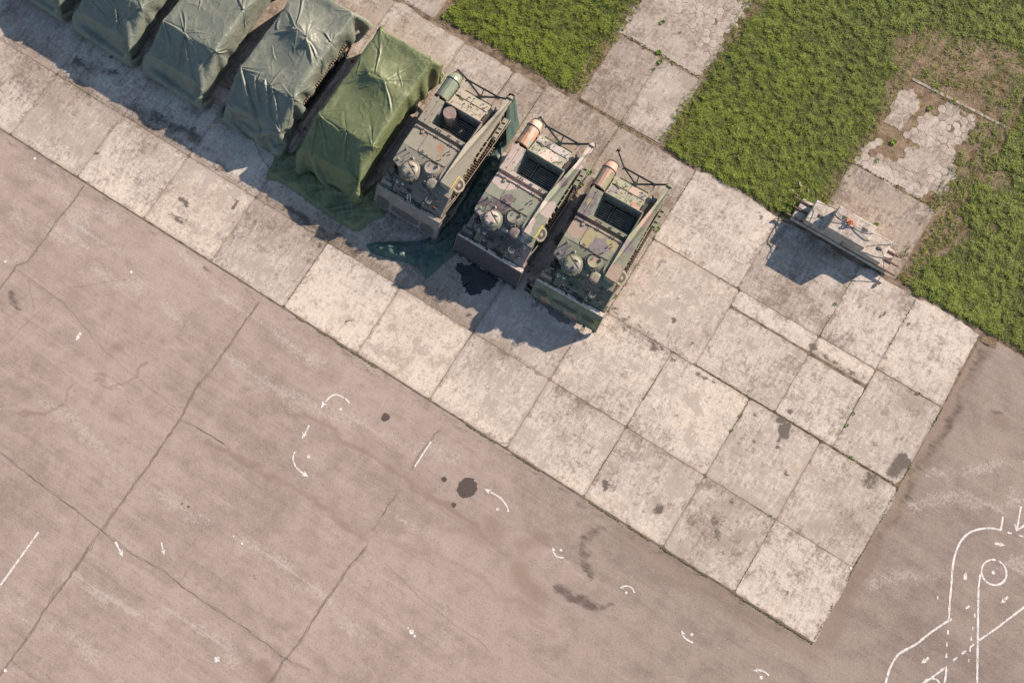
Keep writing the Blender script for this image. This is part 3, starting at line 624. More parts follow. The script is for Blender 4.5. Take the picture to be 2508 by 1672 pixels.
def loop_path(y0, y1, zb, zt, r0, r1):
    """closed side outline of a track in (y, z)"""
    P = []
    n = 8
    c0 = (y0 + r0, zt - r0); c1 = (y1 - r1, zt - r1)
    for k in range(n + 1): a = PI / 2 + k * (PI * .72) / n; P.append((c0[0] + r0 * math.cos(a), c0[1] + r0 * math.sin(a)))
    P.append((y0 + r0 * 1.9, zb)); P.append((y1 - r1 * 2.0, zb))
    for k in range(n + 1): a = -PI * .27 + k * (PI * .77) / n; P.append((c1[0] + r1 * math.cos(a), c1[1] + r1 * math.sin(a)))
    return P
def track(parent, sgn, zt=.93, y0=.62, y1=5.3, hi=False):
    x0, x1 = (.98, 1.40) if sgn > 0 else (-1.40, -.98)
    P = loop_path(y0, y1, .045, zt, .30, .33)
    # resample to even link pitch
    Q = P + [P[0]]; seg = [math.dist(a, b) for a, b in zip(Q[:-1], Q[1:])]; L = sum(seg); n = 84
    pts = []; acc = 0; j = 0
    for i in range(n):
        t = L * i / n
        while acc + seg[j] < t: acc += seg[j]; j += 1
        f = (t - acc) / seg[j]; pts.append(((Q[j][0] + (Q[j + 1][0] - Q[j][0]) * f, Q[j][1] + (Q[j + 1][1] - Q[j][1]) * f)))
    m = MB(); cy = sum(p[0] for p in pts) / n; cz = sum(p[1] for p in pts) / n
    for i in range(n):
        a, b = pts[i], pts[(i + 1) % n]; dy, dz = b[0] - a[0], b[1] - a[1]; l = math.hypot(dy, dz); ty, tz = dy / l, dz / l
        ny, nz = tz, -ty
        if (ny * (a[0] - cy) + nz * (a[1] - cz)) < 0: ny, nz = -ny, -nz
        def q(u, v): return (a[0] + ty * u * l + ny * v, a[1] + tz * u * l + nz * v)
        m.side([q(.04, -.045), q(.96, -.045), q(.96, .0), q(.70, .0), q(.66, .035), q(.30, .035), q(.26, 0), q(.04, 0)], x0, x1)
        # end connectors stand out as small teeth along the outer edge
        xo = x1 if sgn > 0 else x0; d = .05 * sgn
        xa, xb = sorted((xo + .004 * sgn, xo + d))
        m.side([q(.1, -.05), q(.55, -.05), q(.55, .03), q(.1, .03)], xa, xb, 1)
        xi = (x0 + x1) / 2
        m.side([q(.35, -.05), q(.65, -.05), q(.6, -.12), q(.4, -.12)], xi - .03, xi + .03)
    t = m.build('track', [M_TRACK, M_TOOTH], parent)
    for k in range(5):
        y = 1.35 + k * .80; xo = (1.26, 1.37) if sgn > 0 else (-1.37, -1.26); xm = sum(xo) / 2
        w = MB(); w.lathe((xm, y, .36), [(.10, -.07), (.20, -.045), (.22, -.055), (.30, -.055), (.31, -.03), (.31, .03), (.30, .055), (.22, .055), (.20, .02), (.09, .015), (.08, .06), (.03, .07)], 24, ax=(1 if sgn > 0 else -1, 0, 0))
        w.build('road_wheel', M_TIRE, t, smooth=True)
    for y, r, nm in ((y0 + .33, .25, 'drive_sprocket'), (y1 - .36, .27, 'idler_wheel')):
        w = MB(); w.lathe(((1.31 if sgn > 0 else -1.31), y, zt - .33), [(.07, -.08), (r - .06, -.03), (r - .05, -.06), (r, -.05), (r, .05), (r - .04, .055), (r - .06, .01), (.1, .0), (.09, .07), (.03, .08)], 24, ax=(sgn, 0, 0))
        w.build(nm, M_TOOTH if nm == 'idler_wheel' else M_TRACK, t, smooth=True)
    return t

def studs(m, c, r, z, n, s=.018, h=.02, a0=0, a1=2 * PI, mi=0):
    for k in range(n):
        a = a0 + (a1 - a0) * k / n; x, y = c[0] + r * math.cos(a), c[1] + r * math.sin(a)
        m.box(x - s, x + s, y - s, y + s, z, z + h, mi, .004)

def deck_z(x, y):
    if y > 1.95: return 1.85
    if y > .95: return 1.68 + (y - .95) * .17
    if y > .40: return 1.36 + (y - .40) * .58
    return 1.10 + (y - .12) * .93
def vehicle(k, t, ang, paint, pod, blade, edge, oval, label, group):
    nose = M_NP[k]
    v = empty('engineer_vehicle', (t[0], t[1], 0), ang, label, 'armoured vehicle', group)
    r = random.Random(k)
    # ---- hull
    m = MB()
    m.side([(.75, .50), (1.1, .42), (5.0, .42), (5.42, .70), (5.42, 1.0), (.42, 1.0)], -.96, .96)
    Y = [.12, .40, .95, 1.95, 2.93]
    def strip(P0):                       # prism following the folded deck
        m.prism(P0, .98, deck_z)
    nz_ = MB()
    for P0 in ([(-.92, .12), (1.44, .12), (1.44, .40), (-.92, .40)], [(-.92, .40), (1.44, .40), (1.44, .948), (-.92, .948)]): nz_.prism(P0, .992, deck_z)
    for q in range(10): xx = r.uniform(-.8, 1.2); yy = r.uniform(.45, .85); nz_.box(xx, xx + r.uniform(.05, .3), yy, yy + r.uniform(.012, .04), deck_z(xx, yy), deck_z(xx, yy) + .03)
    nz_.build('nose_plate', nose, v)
    strip([(-1.08, .95), (1.36, .95), (1.34, 1.95), (-1.45, 1.95), (-1.45, 1.14), (-1.10, 1.02)])
    strip([(-1.45, 1.95), (1.30, 1.95), (1.28, 2.93), (-1.45, 2.93)])
    m.prism([(-1.45, 2.93), (1.28, 2.93), (1.28, 3.10), (-1.45, 3.10)], .98, 1.70)
    m.box(-1.46, .80, 3.10, 3.27, .98, 1.86)                      # front wall of the bay
    m.box(.82, 1.24, 3.10, 5.42, .98, 1.30)
    m.box(-1.46, -.96, 4.36, 5.42, .98, 1.12)
    m.box(-.94, .86, 4.365, 4.42, .98, 1.90)                       # rear rim
    m.box(.805, .865, 3.28, 4.36, .98, 1.88)                      # right rim
    m.box(-1.46, 1.28, .40, 5.42, .955, .99)                      # sponson floor
    # lower left front step
    m.prism([(-1.46, .45), (-.93, .45), (-.93, 1.0), (-1.09, 1.0), (-1.46, 1.12)], .98, 1.22)
    # raised right-front housing round the boom pivot
    ring = []
    for q in range(15):
        a = PI * .45 + q * PI * .85 / 14; ring.append((1.18 + .56 * math.cos(a), 1.66 + .56 * math.sin(a)))
    inner = [(1.18 + .44 * math.cos(PI * 1.30 - q * PI * .85 / 14), 1.66 + .44 * math.sin(PI * 1.30 - q * PI * .85 / 14)) for q in range(15)]
    m.prism(ring + inner, 1.5, 1.86)
    m.box(-1.15, .62, 1.93, 1.945, 1.85, 1.858, c=.002)            # plate seam
    hull = m.build('hull', paint, v)
    # ---- tracks
    track(v, 1); track(v, -1)
    # mudguards
    for sg, nm in ((1, 'mudguard'), (-1, 'mudguard')):
        g = MB(); a, b = (1.445, 1.56) if sg > 0 else (-1.56, -1.465)
        if sg > 0:
            g.box(a - .1, b + .0, 4.25, 5.32, 1.10, 1.20); g.box(a - .12, a - .08, 3.1, 4.25, 1.0, 1.2)
            g.tube([(1.60, 5.40, 1.10), (1.62, 5.2, 1.12), (1.60, 4.2, 1.12), (1.56, 3.0, 1.08), (1.50, 1.2, 1.0), (1.44, .5, .95)], .016, 6)
            for q in range(4): yy = 4.3 + q * .27 + r.uniform(-.04, .04); g.box(1.40, 1.55, yy, yy + .03, 1.20, 1.24)
            for q in range(8): yy = 2.0 + q * .28; g.box(1.27, 1.36, yy, yy + .05, 1.1, 1.2 + r.random() * .1)
        else: g.box(a, b + .015, 1.2, 4.2, 1.0, 1.03)
        g.build(nm, paint, v)
    # front fenders
    for sg in (-1, 1):
        g = MB(); xa, xb = (-1.56, -.98) if sg < 0 else (.98, 1.52)
        g.prism([(xa, .10), (xb, .10), (xb, .46), (xa, .46)], .80, lambda x, y: 1.02 + (y - .1) * .35)
        for q in range(2): g.box(xa + .02, xb - .02, .12 + q * .14, .15 + q * .14, 1.04 + q * .05, 1.075 + q * .05)
        if sg < 0: g.tube([(xa + .08, .30, 1.15), (xb - .05, .33, 1.15)], .09, 12)
        else: g.tube([(.86, .32, 1.12), (1.44, .36, 1.12)], .115, 14)
        g.build('front_fender', paint, v, smooth=True)
    # ---- cargo bay
    m = MB()
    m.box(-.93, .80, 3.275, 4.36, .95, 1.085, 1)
    def rib(x0, x1, y): m.box(x0, x1, y, y + .05, 1.085, 1.15, 0, .01)
    for q in range(3): rib(-.88, .76, 3.32 + q * .10)
    for q in range(7): rib(-.86, -.40, 3.64 + q * .095); rib(-.26, .68, 3.64 + q * .095)
    m.box(-.355, -.30, 3.60, 4.33, 1.085, 1.19); m.box(-.9, .78, 3.29, 3.305, 1.0, 1.15)
    m.box(-.935, -.90, 3.28, 4.355, .985, 1.62); m.box(-.93, .80, 4.345, 4.363, .985, 1.86)
    m.box(.785, .803, 3.28, 4.35, .985, 1.84); m.box(-.93, .80, 3.272, 3.288, .985, 1.80)
    m.prism([(-.96, 3.28), (-.80, 3.28), (-.80, 4.34), (-.96, 4.34)], .99, lambda x, y: 1.86 if x < -.9 else 1.0)
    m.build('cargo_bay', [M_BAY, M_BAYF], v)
    # ---- rim fittings
    for x in (-.62, -.50, -.40, -.02, .05, .42, .50, .72):
        m = MB(); m.box(x - .022, x + .022, 3.16, 3.21, 1.86, 1.885 + r.random() * .02, 0, .005); m.tube([(x, 3.12, 1.875), (x + .03, 3.24, 1.885)], .008, 5); m.build('rim_fitting', M_STEEL, v)
    m = MB()
    m.tube([(.55, 3.0, 1.76), (.75, 2.97, 1.78), (.84, 3.07, 1.84), (.835, 3.30, 1.90), (.835, 4.36, 1.91)], .018, 8)
    m.build('bay_rail', M_STEEL, v)
    # ---- left storage bin
    m = MB(); m.box(-1.49, -.955, 3.115, 4.34, .99, 1.86)
    b = m.build('storage_bin', paint, v)
    for x0, x1 in ((-1.495, -1.24), (-1.228, -.96)):
        l = MB(); l.box(x0, x1, 3.10, 4.345, 1.862, 1.888)
        for q in range(3): l.box(x0 + .035 + q * .075, x0 + .055 + q * .075, 3.16, 4.28, 1.888, 1.898, 0, .003)
        l.tube([(x0 + .10, 3.60, 1.90), (x0 + .13, 3.64, 1.93), (x0 + .16, 3.60, 1.90)], .008, 5, 1)
        l.box(x1 - .02, x1 + .006, 3.25, 3.30, 1.888, 1.91, 1); l.box(x1 - .02, x1 + .006, 4.15, 4.20, 1.888, 1.91, 1)
        l.build('bin_lid', [paint, M_STEEL], b)
    # ---- engine cover
    P = []
    for cx, cy, a0 in ((.53, 2.80, 0), (-.63, 2.80, 90), (-.63, 2.08, 180), (.53, 2.08, 270)):
        for q in range(6): a = math.radians(a0 + q * 18); P.append((cx + .13 * math.cos(a), cy + .13 * math.sin(a)))
    m = MB(); m.prism(P, 1.845, 1.872); m.prism([(x * 1.012, 2.44 + (y - 2.44) * 1.02) for x, y in P], 1.845, 1.856, 1)
    for x, y in ((-.56, 2.06), (-.50, 2.02), (.28, 2.12), (.40, 2.62), (.47, 2.5), (.2, 2.03), (-.3, 2.0)): m.box(x - .018, x + .018, y - .018, y + .018, 1.87, 1.93, 1, .004)
    m.tube([(.30, 2.33, 1.88), (.32, 2.42, 1.93), (.34, 2.52, 1.93)], .013, 6, 1)
    m.build('engine_cover', [paint, M_STEEL], v)
    m = MB(); m.tube([(-1.40, 2.86, 1.885), (.72, 2.84, 1.885)], .017, 8); m.tube([(-1.40, 2.83, 1.872), (.5, 2.81, 1.872)], .01, 6)
    for x in (-1.36, -1.05, -.45, -.36, .22, .34, .66): m.box(x - .03, x + .03, 2.80, 2.90, 1.85, 1.91, 1)
    m.lathe((-1.02, 2.74, 1.85), [(.075, 0), (.075, .03), (.055, .05), (.03, .05)], 16); m.box(.70, .76, 2.55, 2.85, 1.85, 1.87)
    m.build('hinge_rod', [M_RAIL, M_STEEL], v, smooth=True)
    m = MB(); m.tube([(-1.46, 2.74, 1.62), (-1.53, 2.73, 1.70), (-1.53, 2.08, 1.70), (-1.46, 2.06, 1.62)], .014, 6)
    m.build('side_handrail', M_RAIL, v)
    # ---- cupola with domed hatch
    def cupola(c, R, z, dome, name, ring_n):
        m = MB(); m.lathe((*c, z - .22), [(R + .07, 0), (R + .06, .12), (R, .20), (R - .02, .21)], 40)
        studs(m, c, R + .03, z - .085, ring_n, .019, .04, .3, mi=1)
        for q in range(7): a = PI * 1.05 + q * PI * .95 / 7; x, y = c[0] + (R + .05) * math.cos(a), c[1] + (R + .05) * math.sin(a); m.box(x - .035, x + .035, y - .03, y + .03, z - .14, z - .05)
        cu = m.build(name, [nose, M_RAIL], v, smooth=True)  # ring takes the shade-darkened nose paint
        l = MB(); rr = R - .045
        if dome:
            l.lathe((*c, z - .02), [(rr, 0), (rr, .03), (rr * .95, .055), (rr * .8, .08), (rr * .55, .098), (rr * .2, .106)], 36)
            ang_ = -.50; ux, uy = math.cos(ang_), math.sin(ang_)
            o_ = (c[0] + .05, c[1] + .09)
            l.ribbon3([(o_[0] - ux * rr * .95, o_[1] - uy * rr * .95, z + .04), (o_[0] - ux * .15, o_[1] - uy * .15, z + .085), (o_[0] + ux * .15, o_[1] + uy * .15, z + .085), (o_[0] + ux * rr * .9, o_[1] + uy * rr * .9, z + .045)], .028, 1, t=.012)
            l.lathe((c[0] + .13, c[1] - .10, z + .08), [(.06, 0), (.06, .045), (.04, .055)], 16); l.box(c[0] - .20, c[0] - .06, c[1] - .22, c[1] - .18, z + .06, z + .11)
            l.box(c[0] + .0, c[0] + .16, c[1] + .17, c[1] + .21, z + .07, z + .12); l.lathe((c[0] - .2, c[1] + .02, z + .07), [(.03, 0), (.03, .04)], 10)
        else:
            l.lathe((*c, z - .01), [(rr, 0), (rr, .03), (rr - .02, .045), (rr - .05, .04)], 36)
            l.box(c[0] - .25, c[0] + .22, c[1] + rr - .01, c[1] + rr + .05, z + .0, z + .07, 1); l.tube([(c[0] - .3, c[1] + rr + .02, z + .05), (c[0] + .3, c[1] + rr + .02, z + .05)], .02, 8, 1)
            l.tube([(c[0] - .1, c[1] + .16, z + .04), (c[0] - .1, c[1] + .07, z + .07), (c[0] - .06, c[1] + .03, z + .05)], .012, 6, 1)
            l.tube([(c[0] + .14, c[1] + .18, z + .05), (c[0] + .20, c[1] + .06, z + .08), (c[0] + .24, c[1] + .12, z + .05)], .014, 6, 1); l.box(c[0] + .15, c[0] + .27, c[1] + .12, c[1] + .2, z + .03, z + .09, 1)
        l.build('hatch_lid', [paint if dome or k != 1 else M_HL, M_STEEL], cu, smooth=True)
    M_HL = paint
    cupola((-.55, 1.08), .385, 1.93, True, 'commander_cupola', 26)
    cupola((.14, 1.60), .315, 1.93, False, 'driver_cupola', 22)
    # ---- ventilator
    m = MB(); m.lathe((.50, 1.10, 1.62), [(.26, 0), (.26, .10), (.19, .12)], 28); m.lathe((.50, 1.10, 1.76), [(.20, 0), (.215, .02), (.21, .06), (.17, .085), (.10, .09)], 32, 0, sq=.25)
    for q in range(5): a = PI * 1.18 + q * .23; x, y = .50 + .33 * math.cos(a), 1.10 + .33 * math.sin(a); m.box(x - .045, x + .045, y - .03, y + .03, 1.58, 1.66)
    m.build('ventilator', paint, v, smooth=True)
    m = MB(); m.lathe((.20, 1.02, 1.64), [(.05, 0), (.05, .11), (.03, .13)], 14); m.build('deck_plug', paint, v, smooth=True)
    # ---- boom
    def bz(x, y): return 1.97 if y < 3.3 else 1.97 - (y - 3.3) * .13
    P = [(.82, 1.30), (.82, 3.26), (.92, 3.88), (1.07, 5.0), (1.09, 6.02), (1.14, 6.17), (1.27, 6.17), (1.31, 6.05), (1.30, 4.50), (1.325, 2.4), (1.31, 1.28)]
    m = MB(); m.prism(P[::-1], lambda x, y: bz(x, y) - (.34 if y < 3.5 else .30 - (y - 3.5) * .04), bz)
    m.prism([(.82, 1.20), (1.30, 1.18), (1.31, 1.279), (.82, 1.299)], 1.66, lambda x, y: 1.97 - (1.30 - y) * 1.1)
    m.box(.80, .822, 1.4, 3.2, 1.70, 1.74, 1); 
    for x in (.86, .92, 1.18, 1.24): m.box(x - .014, x + .014, 1.25, 1.28, 1.90, 1.985, 1, .003)
    m.box(1.30, 1.36, 5.66, 5.72, 1.55, 1.60, 1); m.box(1.06, 1.33, 6.0, 6.03, 1.45, 1.68, 0)
    bo = m.build('crane_boom', [paint, M_STEEL], v)
    if k in (1, 2):
        m = MB(); m.ribbon3([(1.345, 1.30, 1.955), (1.345, 1.92, 1.955)], .035); m.build('reflective_strip', M_YEL, bo)
    m = MB(); m.lathe((1.38, 1.70, 1.42), [(.30, -.06), (.32, -.03), (.32, .03), (.30, .06), (.22, .06), (.20, .03), (.10, .03), (.09, .06), (.03, .07)], 30, ax=(.75, 0, .66))
    w = m.build('pulley_wheel', paint, v, smooth=True)
    m = MB(); m.lathe((1.40, 1.70, 1.44), [(.195, .032), (.10, .034)], 24, ax=(.75, 0, .66)); m.build('pulley_hub', M_STEEL, w)
    # ---- rear deck plates
    m = MB()
    def rz(x, y): return 1.58 - (y - 4.42) * .32
    def plate(x0, x1, y0, y1, dz=.012): m.prism([(x0, y0), (x1, y0), (x1, y1), (x0, y1)], .98, lambda x, y: rz(x, y) + dz)
    m.prism([(-.95, 4.42), (.62, 4.42), (.62, 5.42), (-.95, 5.42)], .98, rz)
    plate(-.93, -.14, 4.44, 4.70); plate(-.93, -.14, 4.71, 5.02, .02); plate(-.08, -.02, 4.44, 4.98, .03); plate(.02, .60, 4.44, 4.70); plate(.02, .60, 4.71, 5.02, .02)
    plate(-.93, -.18, 5.07, 5.40, .02); plate(-.16, .60, 5.07, 5.40, .02)
    m.prism([(.62, 4.42), (.86, 4.42), (.86, 5.30), (.62, 5.40)], .98, lambda x, y: rz(x, y) - .12)
    m.box(-.80, .55, 5.43, 5.60, .90, .93); m.box(-.80, -.20, 5.60, 5.63, .90, .95); m.box(-.1, .55, 5.60, 5.63, .90, .95)
    for q in range(26):
        x, y = r.uniform(-.88, .56), r.uniform(4.48, 5.36); m.box(x - .013, x + .013, y - .013, y + .013, rz(x, y) + .01, rz(x, y) + .06, 1, .003)
    for x, y in ((-.8, 4.62), (-.35, 4.82), (.25, 4.6), (.5, 4.78), (-.35, 5.25), (.3, 5.3)):
        m.tube([(x + .04 * math.cos(a * .9), y + .04 * math.sin(a * .9), rz(x, y) + .035) for a in range(6)], .008, 5, 1)
    m.tube([(-.86, 5.02, 1.42), (-.70, 5.10, 1.45), (-.55, 4.95, 1.44), (-.48, 5.04, 1.44)], .018, 6, 1)
    m.tube([(-.42, 5.10, 1.40), (-.28, 5.25, 1.44)], .014, 6, 1); m.tube([(.42, 5.12, 1.40), (.56, 5.28, 1.44)], .014, 6, 1)
    m.tube([(-.9, 5.045, 1.40), (.6, 5.045, 1.40)], .014, 6, 1)
    m.build('rear_deck', [paint, M_STEEL], v)
    m = MB(); m.box(.66, .90, 4.46, 4.95, 1.32, 1.50); m.tube([(.80, 4.9, 1.45), (.86, 5.3, 1.30), (.80, 5.5, 1.2)], .035, 8); m.tube([(.88, 4.95, 1.5), (.98, 5.1, 1.5), (1.05, 5.3, 1.5)], .03, 8)
    for q in range(3): m.tube([(.84 + q * .05, 4.98, 1.42), (.96 + q * .03, 5.2, 1.42)], .016, 6)
    m.build('hydraulic_hose', M_STEEL, v, smooth=True)
    # ---- exhaust pod: faceted half barrel with tapered rear
    m = MB(); cx = -1.305
    def arch(y, R, zc, zb, n=7):
        P = []
        for q in range(n + 1): a = PI - q * PI / n; P.append((cx + R * math.cos(a), y, zc + R * 1.02 * math.sin(a)))
        return [(cx - R, y, zb)] + P + [(cx + R, y, zb)]
    rows = [arch(4.50, .30, 1.48, 1.15), arch(5.46, .30, 1.48, 1.12), arch(5.60, .285, 1.44, 1.12), arch(5.86, .215, 1.30, 1.12)]
    rin = [arch(5.30, .265, 1.45, 1.18), arch(4.49, .272, 1.47, 1.17)]
    n0 = len(rows[0]); V = [p for rw in rows for p in rw]; F = []
    for i in range(3):
        for j in range(n0 - 1): F.append((i * n0 + j, i * n0 + j + 1, (i + 1) * n0 + j + 1, (i + 1) * n0 + j))
    F.append(tuple(range(3 * n0, 4 * n0))); m.add(V, F)
    V = [p for rw in rin for p in rw]; F = [(j, j + 1, n0 + j + 1, n0 + j) for j in range(n0 - 1)] + [tuple(range(n0))]; m.add(V, F, 1)
    V = rows[0] + rin[1]; m.add(V, [(j, j + 1, n0 + j + 1, n0 + j) for j in range(n0 - 1)], 1)
    for y, R, zc in ((4.52, .31, 1.48), (5.46, .31, 1.48), (5.88, .225, 1.31)): m.tube([tuple(p) for p in arch(y, R, zc, 1.15)], .016 if y != 4.52 else .026, 6, 1)
    for sx in (-1, 1): m.tube([(cx + sx * .305, 5.46, 1.45), (cx + sx * .25, 5.88, 1.30)], .013, 6, 1); m.tube([(cx + sx * .31, 4.6, 1.35), (cx + sx * .31, 5.4, 1.35)], .012, 6, 1)
    m.lathe((cx - .31, 4.75, 1.35), [(.05, 0), (.06, .03), (.03, .035)], 12, 1, ax=(-1, 0, .4))
    for y in (4.75, 5.0, 5.2, 5.42): m.box(cx + .28, cx + .34, y, y + .06, 1.28, 1.38, 1)
    m.box(cx - .18, cx + .18, 4.55, 5.5, 1.0, 1.15, 1); m.lathe((cx, 4.62, 1.35), [(.20, 0), (.20, .5)], 20, 1, ax=(0, 1, 0))
    m.build('exhaust_pod', [pod, M_STEEL], v)
    # ---- rear lifting frame of tubes
    zf = 1.02
    A = (-.95, 6.0, zf) if k != 3 else (-.84, 6.03, zf); Bq = (.62, 6.03, zf); foot = (-.16, 5.70, .95); foot2 = (-.02, 5.70, .95)
    eA = {1: (-1.52, 6.17, zf), 2: (-1.40, 6.19, zf), 3: (-1.46, 6.58, zf)}[k]; eB = {1: (1.08, 6.10, 1.25), 2: (1.26, 6.30, 1.3), 3: (1.12, 6.18, 1.35)}[k]
    m = MB(); R = .042
    m.tube([eA, A, foot], R, 10); m.tube([eB, Bq, foot2], R, 10); m.tube([A, Bq], R, 10); m.tube([(-.14, 6.01, zf), (-.08, 5.72, .95)], .025, 8)
    for J in (A, Bq, eA): m.lathe((J[0], J[1], J[2] - .05), [(.05, 0), (.055, .03), (.055, .08), (.04, .11)], 12); m.box(J[0] - .07, J[0] - .02, J[1] - .1, J[1] - .05, J[2] - .04, J[2] + .05)
    m.tube([A, (A[0] - .04, 5.62, 1.0), (A[0] + .03, 5.42, 1.05)], .012, 6, 1); m.tube([Bq, (.68, 5.66, 1.05), (.62, 5.42, 1.15)], .02, 6, 1)
    m.tube([eB, (eB[0] + .08, eB[1] - .12, eB[2] - .05)], .04, 8, 1); m.box(-.22, -.02, 5.55, 5.74, .80, 1.0); m.box(-.16, .0, 5.40, 5.6, .72, .95)
    if k == 3: m.lathe((eA[0] + .05, eA[1], eA[2] - .04), [(.06, 0), (.07, .04), (.05, .08)], 10)
    m.build('lifting_frame', [M_FRAME, M_RAIL], v, smooth=True)
    # ---- dozer blade with cutting teeth
    m = MB(); zt = 1.12; nx = 30; X0, X1 = -1.565, 1.55; rows = []
    prof = [(.045, 1.10), (.0, 1.12), (-.03, 1.08), (-.16, .86), (-.30, .60), (-.43, .36), (-.50, .22)]
    V = []; F = []
    for j, (y, z) in enumerate(prof):
        for i in range(nx + 1): V.append((X0 + (X1 - X0) * i / nx, y, z))
    for j in range(len(prof) - 1):
        for i in range(nx): a = j * (nx + 1) + i; F.append((a, a + nx + 1, a + nx + 2, a + 1))
    o2 = len(V)
    for j, (y, z) in enumerate(prof):
        for i in range(nx + 1): V.append((X0 + (X1 - X0) * i / nx, y + .05, z - .01))
    for j in range(len(prof) - 1):
        for i in range(nx): a = o2 + j * (nx + 1) + i; F.append((a, a + 1, a + nx + 2, a + nx + 1))
    m.add(V, F)
    for i in range(7):                                   # cutting edge segments with teeth between
        xa = X0 + i * (X1 - X0) / 7 + .02; xb = X0 + (i + 1) * (X1 - X0) / 7 - .02
        m.prism([(xa, -.515), (xb - .06, -.515), (xb - .06, -.475), (xa, -.475)], .17, .26, 0); zz = .12
        m.prism([(xb - .12, -.585), (xb - .01, -.585), (xb + .01, -.48), (xb - .14, -.48)], .12, .24, 0)
        if i % 2: m.prism([(xa, -.55), (xa + .22, -.555), (xa + .22, -.48), (xa, -.48)], .14, .25, 3)
    for x in (X0 - .022, X1): m.side([(.10, 1.16), (-.05, 1.10), (-.53, .20), (-.50, .12), (-.35, .12), (.12, .70)], x, x + .022, 3)
    # stepped top rail
    x = X0
    for L, dy, h in ((.35, .06, 1.14), (.55, .09, 1.15), (.38, .12, 1.15), (.12, .06, 1.13), (.55, .14, 1.165), (.16, .08, 1.14), (.30, .12, 1.16), (.70, .15, 1.17)):
        L = min(L, X1 - x); m.box(x, x + L + .004, -.03, dy - .02, 1.085, h, 1, .006); x += L
    for q in range(14): x = X0 + .1 + q * .22; m.box(x - .015, x + .015, .02, .05, 1.14, 1.185, 3, .003)
    for i, (cx_, hw, cy_, hh) in enumerate(((-1.16, .32, -.36, .14), (-.05, .70, -.37, .10), (1.05, .34, -.37, .13))):
        if k == 2: continue
        if k == 3: hh *= .55; hw *= .85
        E = []
        for q in range(28):
            a = 2 * PI * q / 28; e = (abs(math.cos(a)) ** 3 + abs(math.sin(a)) ** 3) ** (-1 / 3)
            px = cx_ + hw * e * math.cos(a); t_ = e * math.sin(a) * hh; py = cy_ + t_ * .9 + (0 if k == 1 else .08)
            E.append((px, py))
        def zb(x, y): 
            for (y1, z1), (y2, z2) in zip(prof[:-1], prof[1:]):
                if y2 <= y <= y1: return z1 + (z2 - z1) * (y1 - y) / (y1 - y2 + 1e-9) 
            return .25
        m.prism([(p[0], p[1] - .008) for p in E], lambda x, y: zb(x, y + .008) + .0, lambda x, y: zb(x, y + .008) + .008, 2)
    # arms to the hull
    for x in (-.75, .55): m.side([(.05, .55), (.05, .80), (.75, .75), (.75, .55)], x, x + .12, 3)
    m.build('dozer_blade', [blade, edge, oval or blade, M_BARM if k != 1 else blade], v)
    # ---- headlights in wire guards
    def lamp(x0, x1, y0, y1, two=False):
        m = MB(); z = 1.58; P = [(x0, y0, z), (x1, y0, z), (x1, y1, z), (x0, y1, z)]
        for a, b in zip(P, P[1:] + P[:1]): m.tube([a, b], .010, 6)
        for p in P: m.tube([p, (p[0], p[1], 1.30)], .009, 6)
        m.lathe(((x0 + x1) / 2, (y0 + y1) / 2, 1.32), [(.04, 0), (.085, .03), (.095, .10), (.09, .16), (.05, .20)], 16, 1)
        h = m.build('headlight', [M_RAIL, M_HOUS], v, smooth=True)
        g = MB(); g.lathe(((x0 + x1) / 2, (y0 + y1) / 2 - .085, 1.43), [(.075, 0), (.06, .02), (.03, .03)], 16, ax=(0, -1, .15)); g.build('lens', M_GLASS, h, smooth=True)
    lamp(-.97, -.72, .44, .68); lamp(-.71, -.50, .50, .70); lamp(.62, .86, .39, .58)
    # ---- aerial bases on the left deck
    for x, y, h, rr in ((-1.19, 1.78, .20, .045), (-.99, 1.74, .15, .022), (-.75, 1.58, .24, .075)):
        m = MB(); z = deck_z(x, y); m.lathe((x, y, z), [(rr, 0), (rr, .02), (rr * .6, .04), (rr * .45, h * .6), (rr * .5, h * .8), (rr * .3, h)], 14); m.build('aerial_base', [M_MAST], v, smooth=True)
    m = MB(); m.lathe((-1.25, 1.28, deck_z(0, 1.28)), [(.055, 0), (.055, .035), (.03, .045)], 12); m.build('filler_cap', [paint], v, smooth=True); m = MB(); m.tube([(-1.05, 1.45, 1.77), (-1.0, 1.35, 1.79), (-1.08, 1.28, 1.77)], .012, 6); m.build('lashing_hook', [paint], v, smooth=True)
    # ---- clutter at the left front: tow cable, hooks and hoses
    m = MB(); rr = random.Random(20 + k)
    m.tube([(-1.12, 1.02, 1.3), (-1.22, .85, 1.34), (-1.24, .65, 1.33), (-1.15, .48, 1.30), (-1.02, .40, 1.28), (-.97, .48, 1.3)], .03, 8)
    m.tube([(-1.30, 1.05, 1.4), (-1.34, .95, 1.46), (-1.22, .88, 1.46), (-1.18, .75, 1.42)], .028, 8)
    for q in range(16):
        x, y = rr.uniform(-1.42, -.98), rr.uniform(.60, 1.15); s_ = rr.uniform(.02, .06); m.box(x - s_, x + s_, y - s_ * .8, y + s_ * .8, 1.22, 1.32 + rr.random() * .14, rr.choice((0, 0, 1)), .008)
    for q in range(3): x = -1.40 + q * .05; m.lathe((x, 1.10 - q * .09, 1.38), [(.028, 0), (.028, .09), (.018, .11)], 8, 1)
    m.build('towing_gear', [M_STEEL, M_RAIL], v, smooth=True)
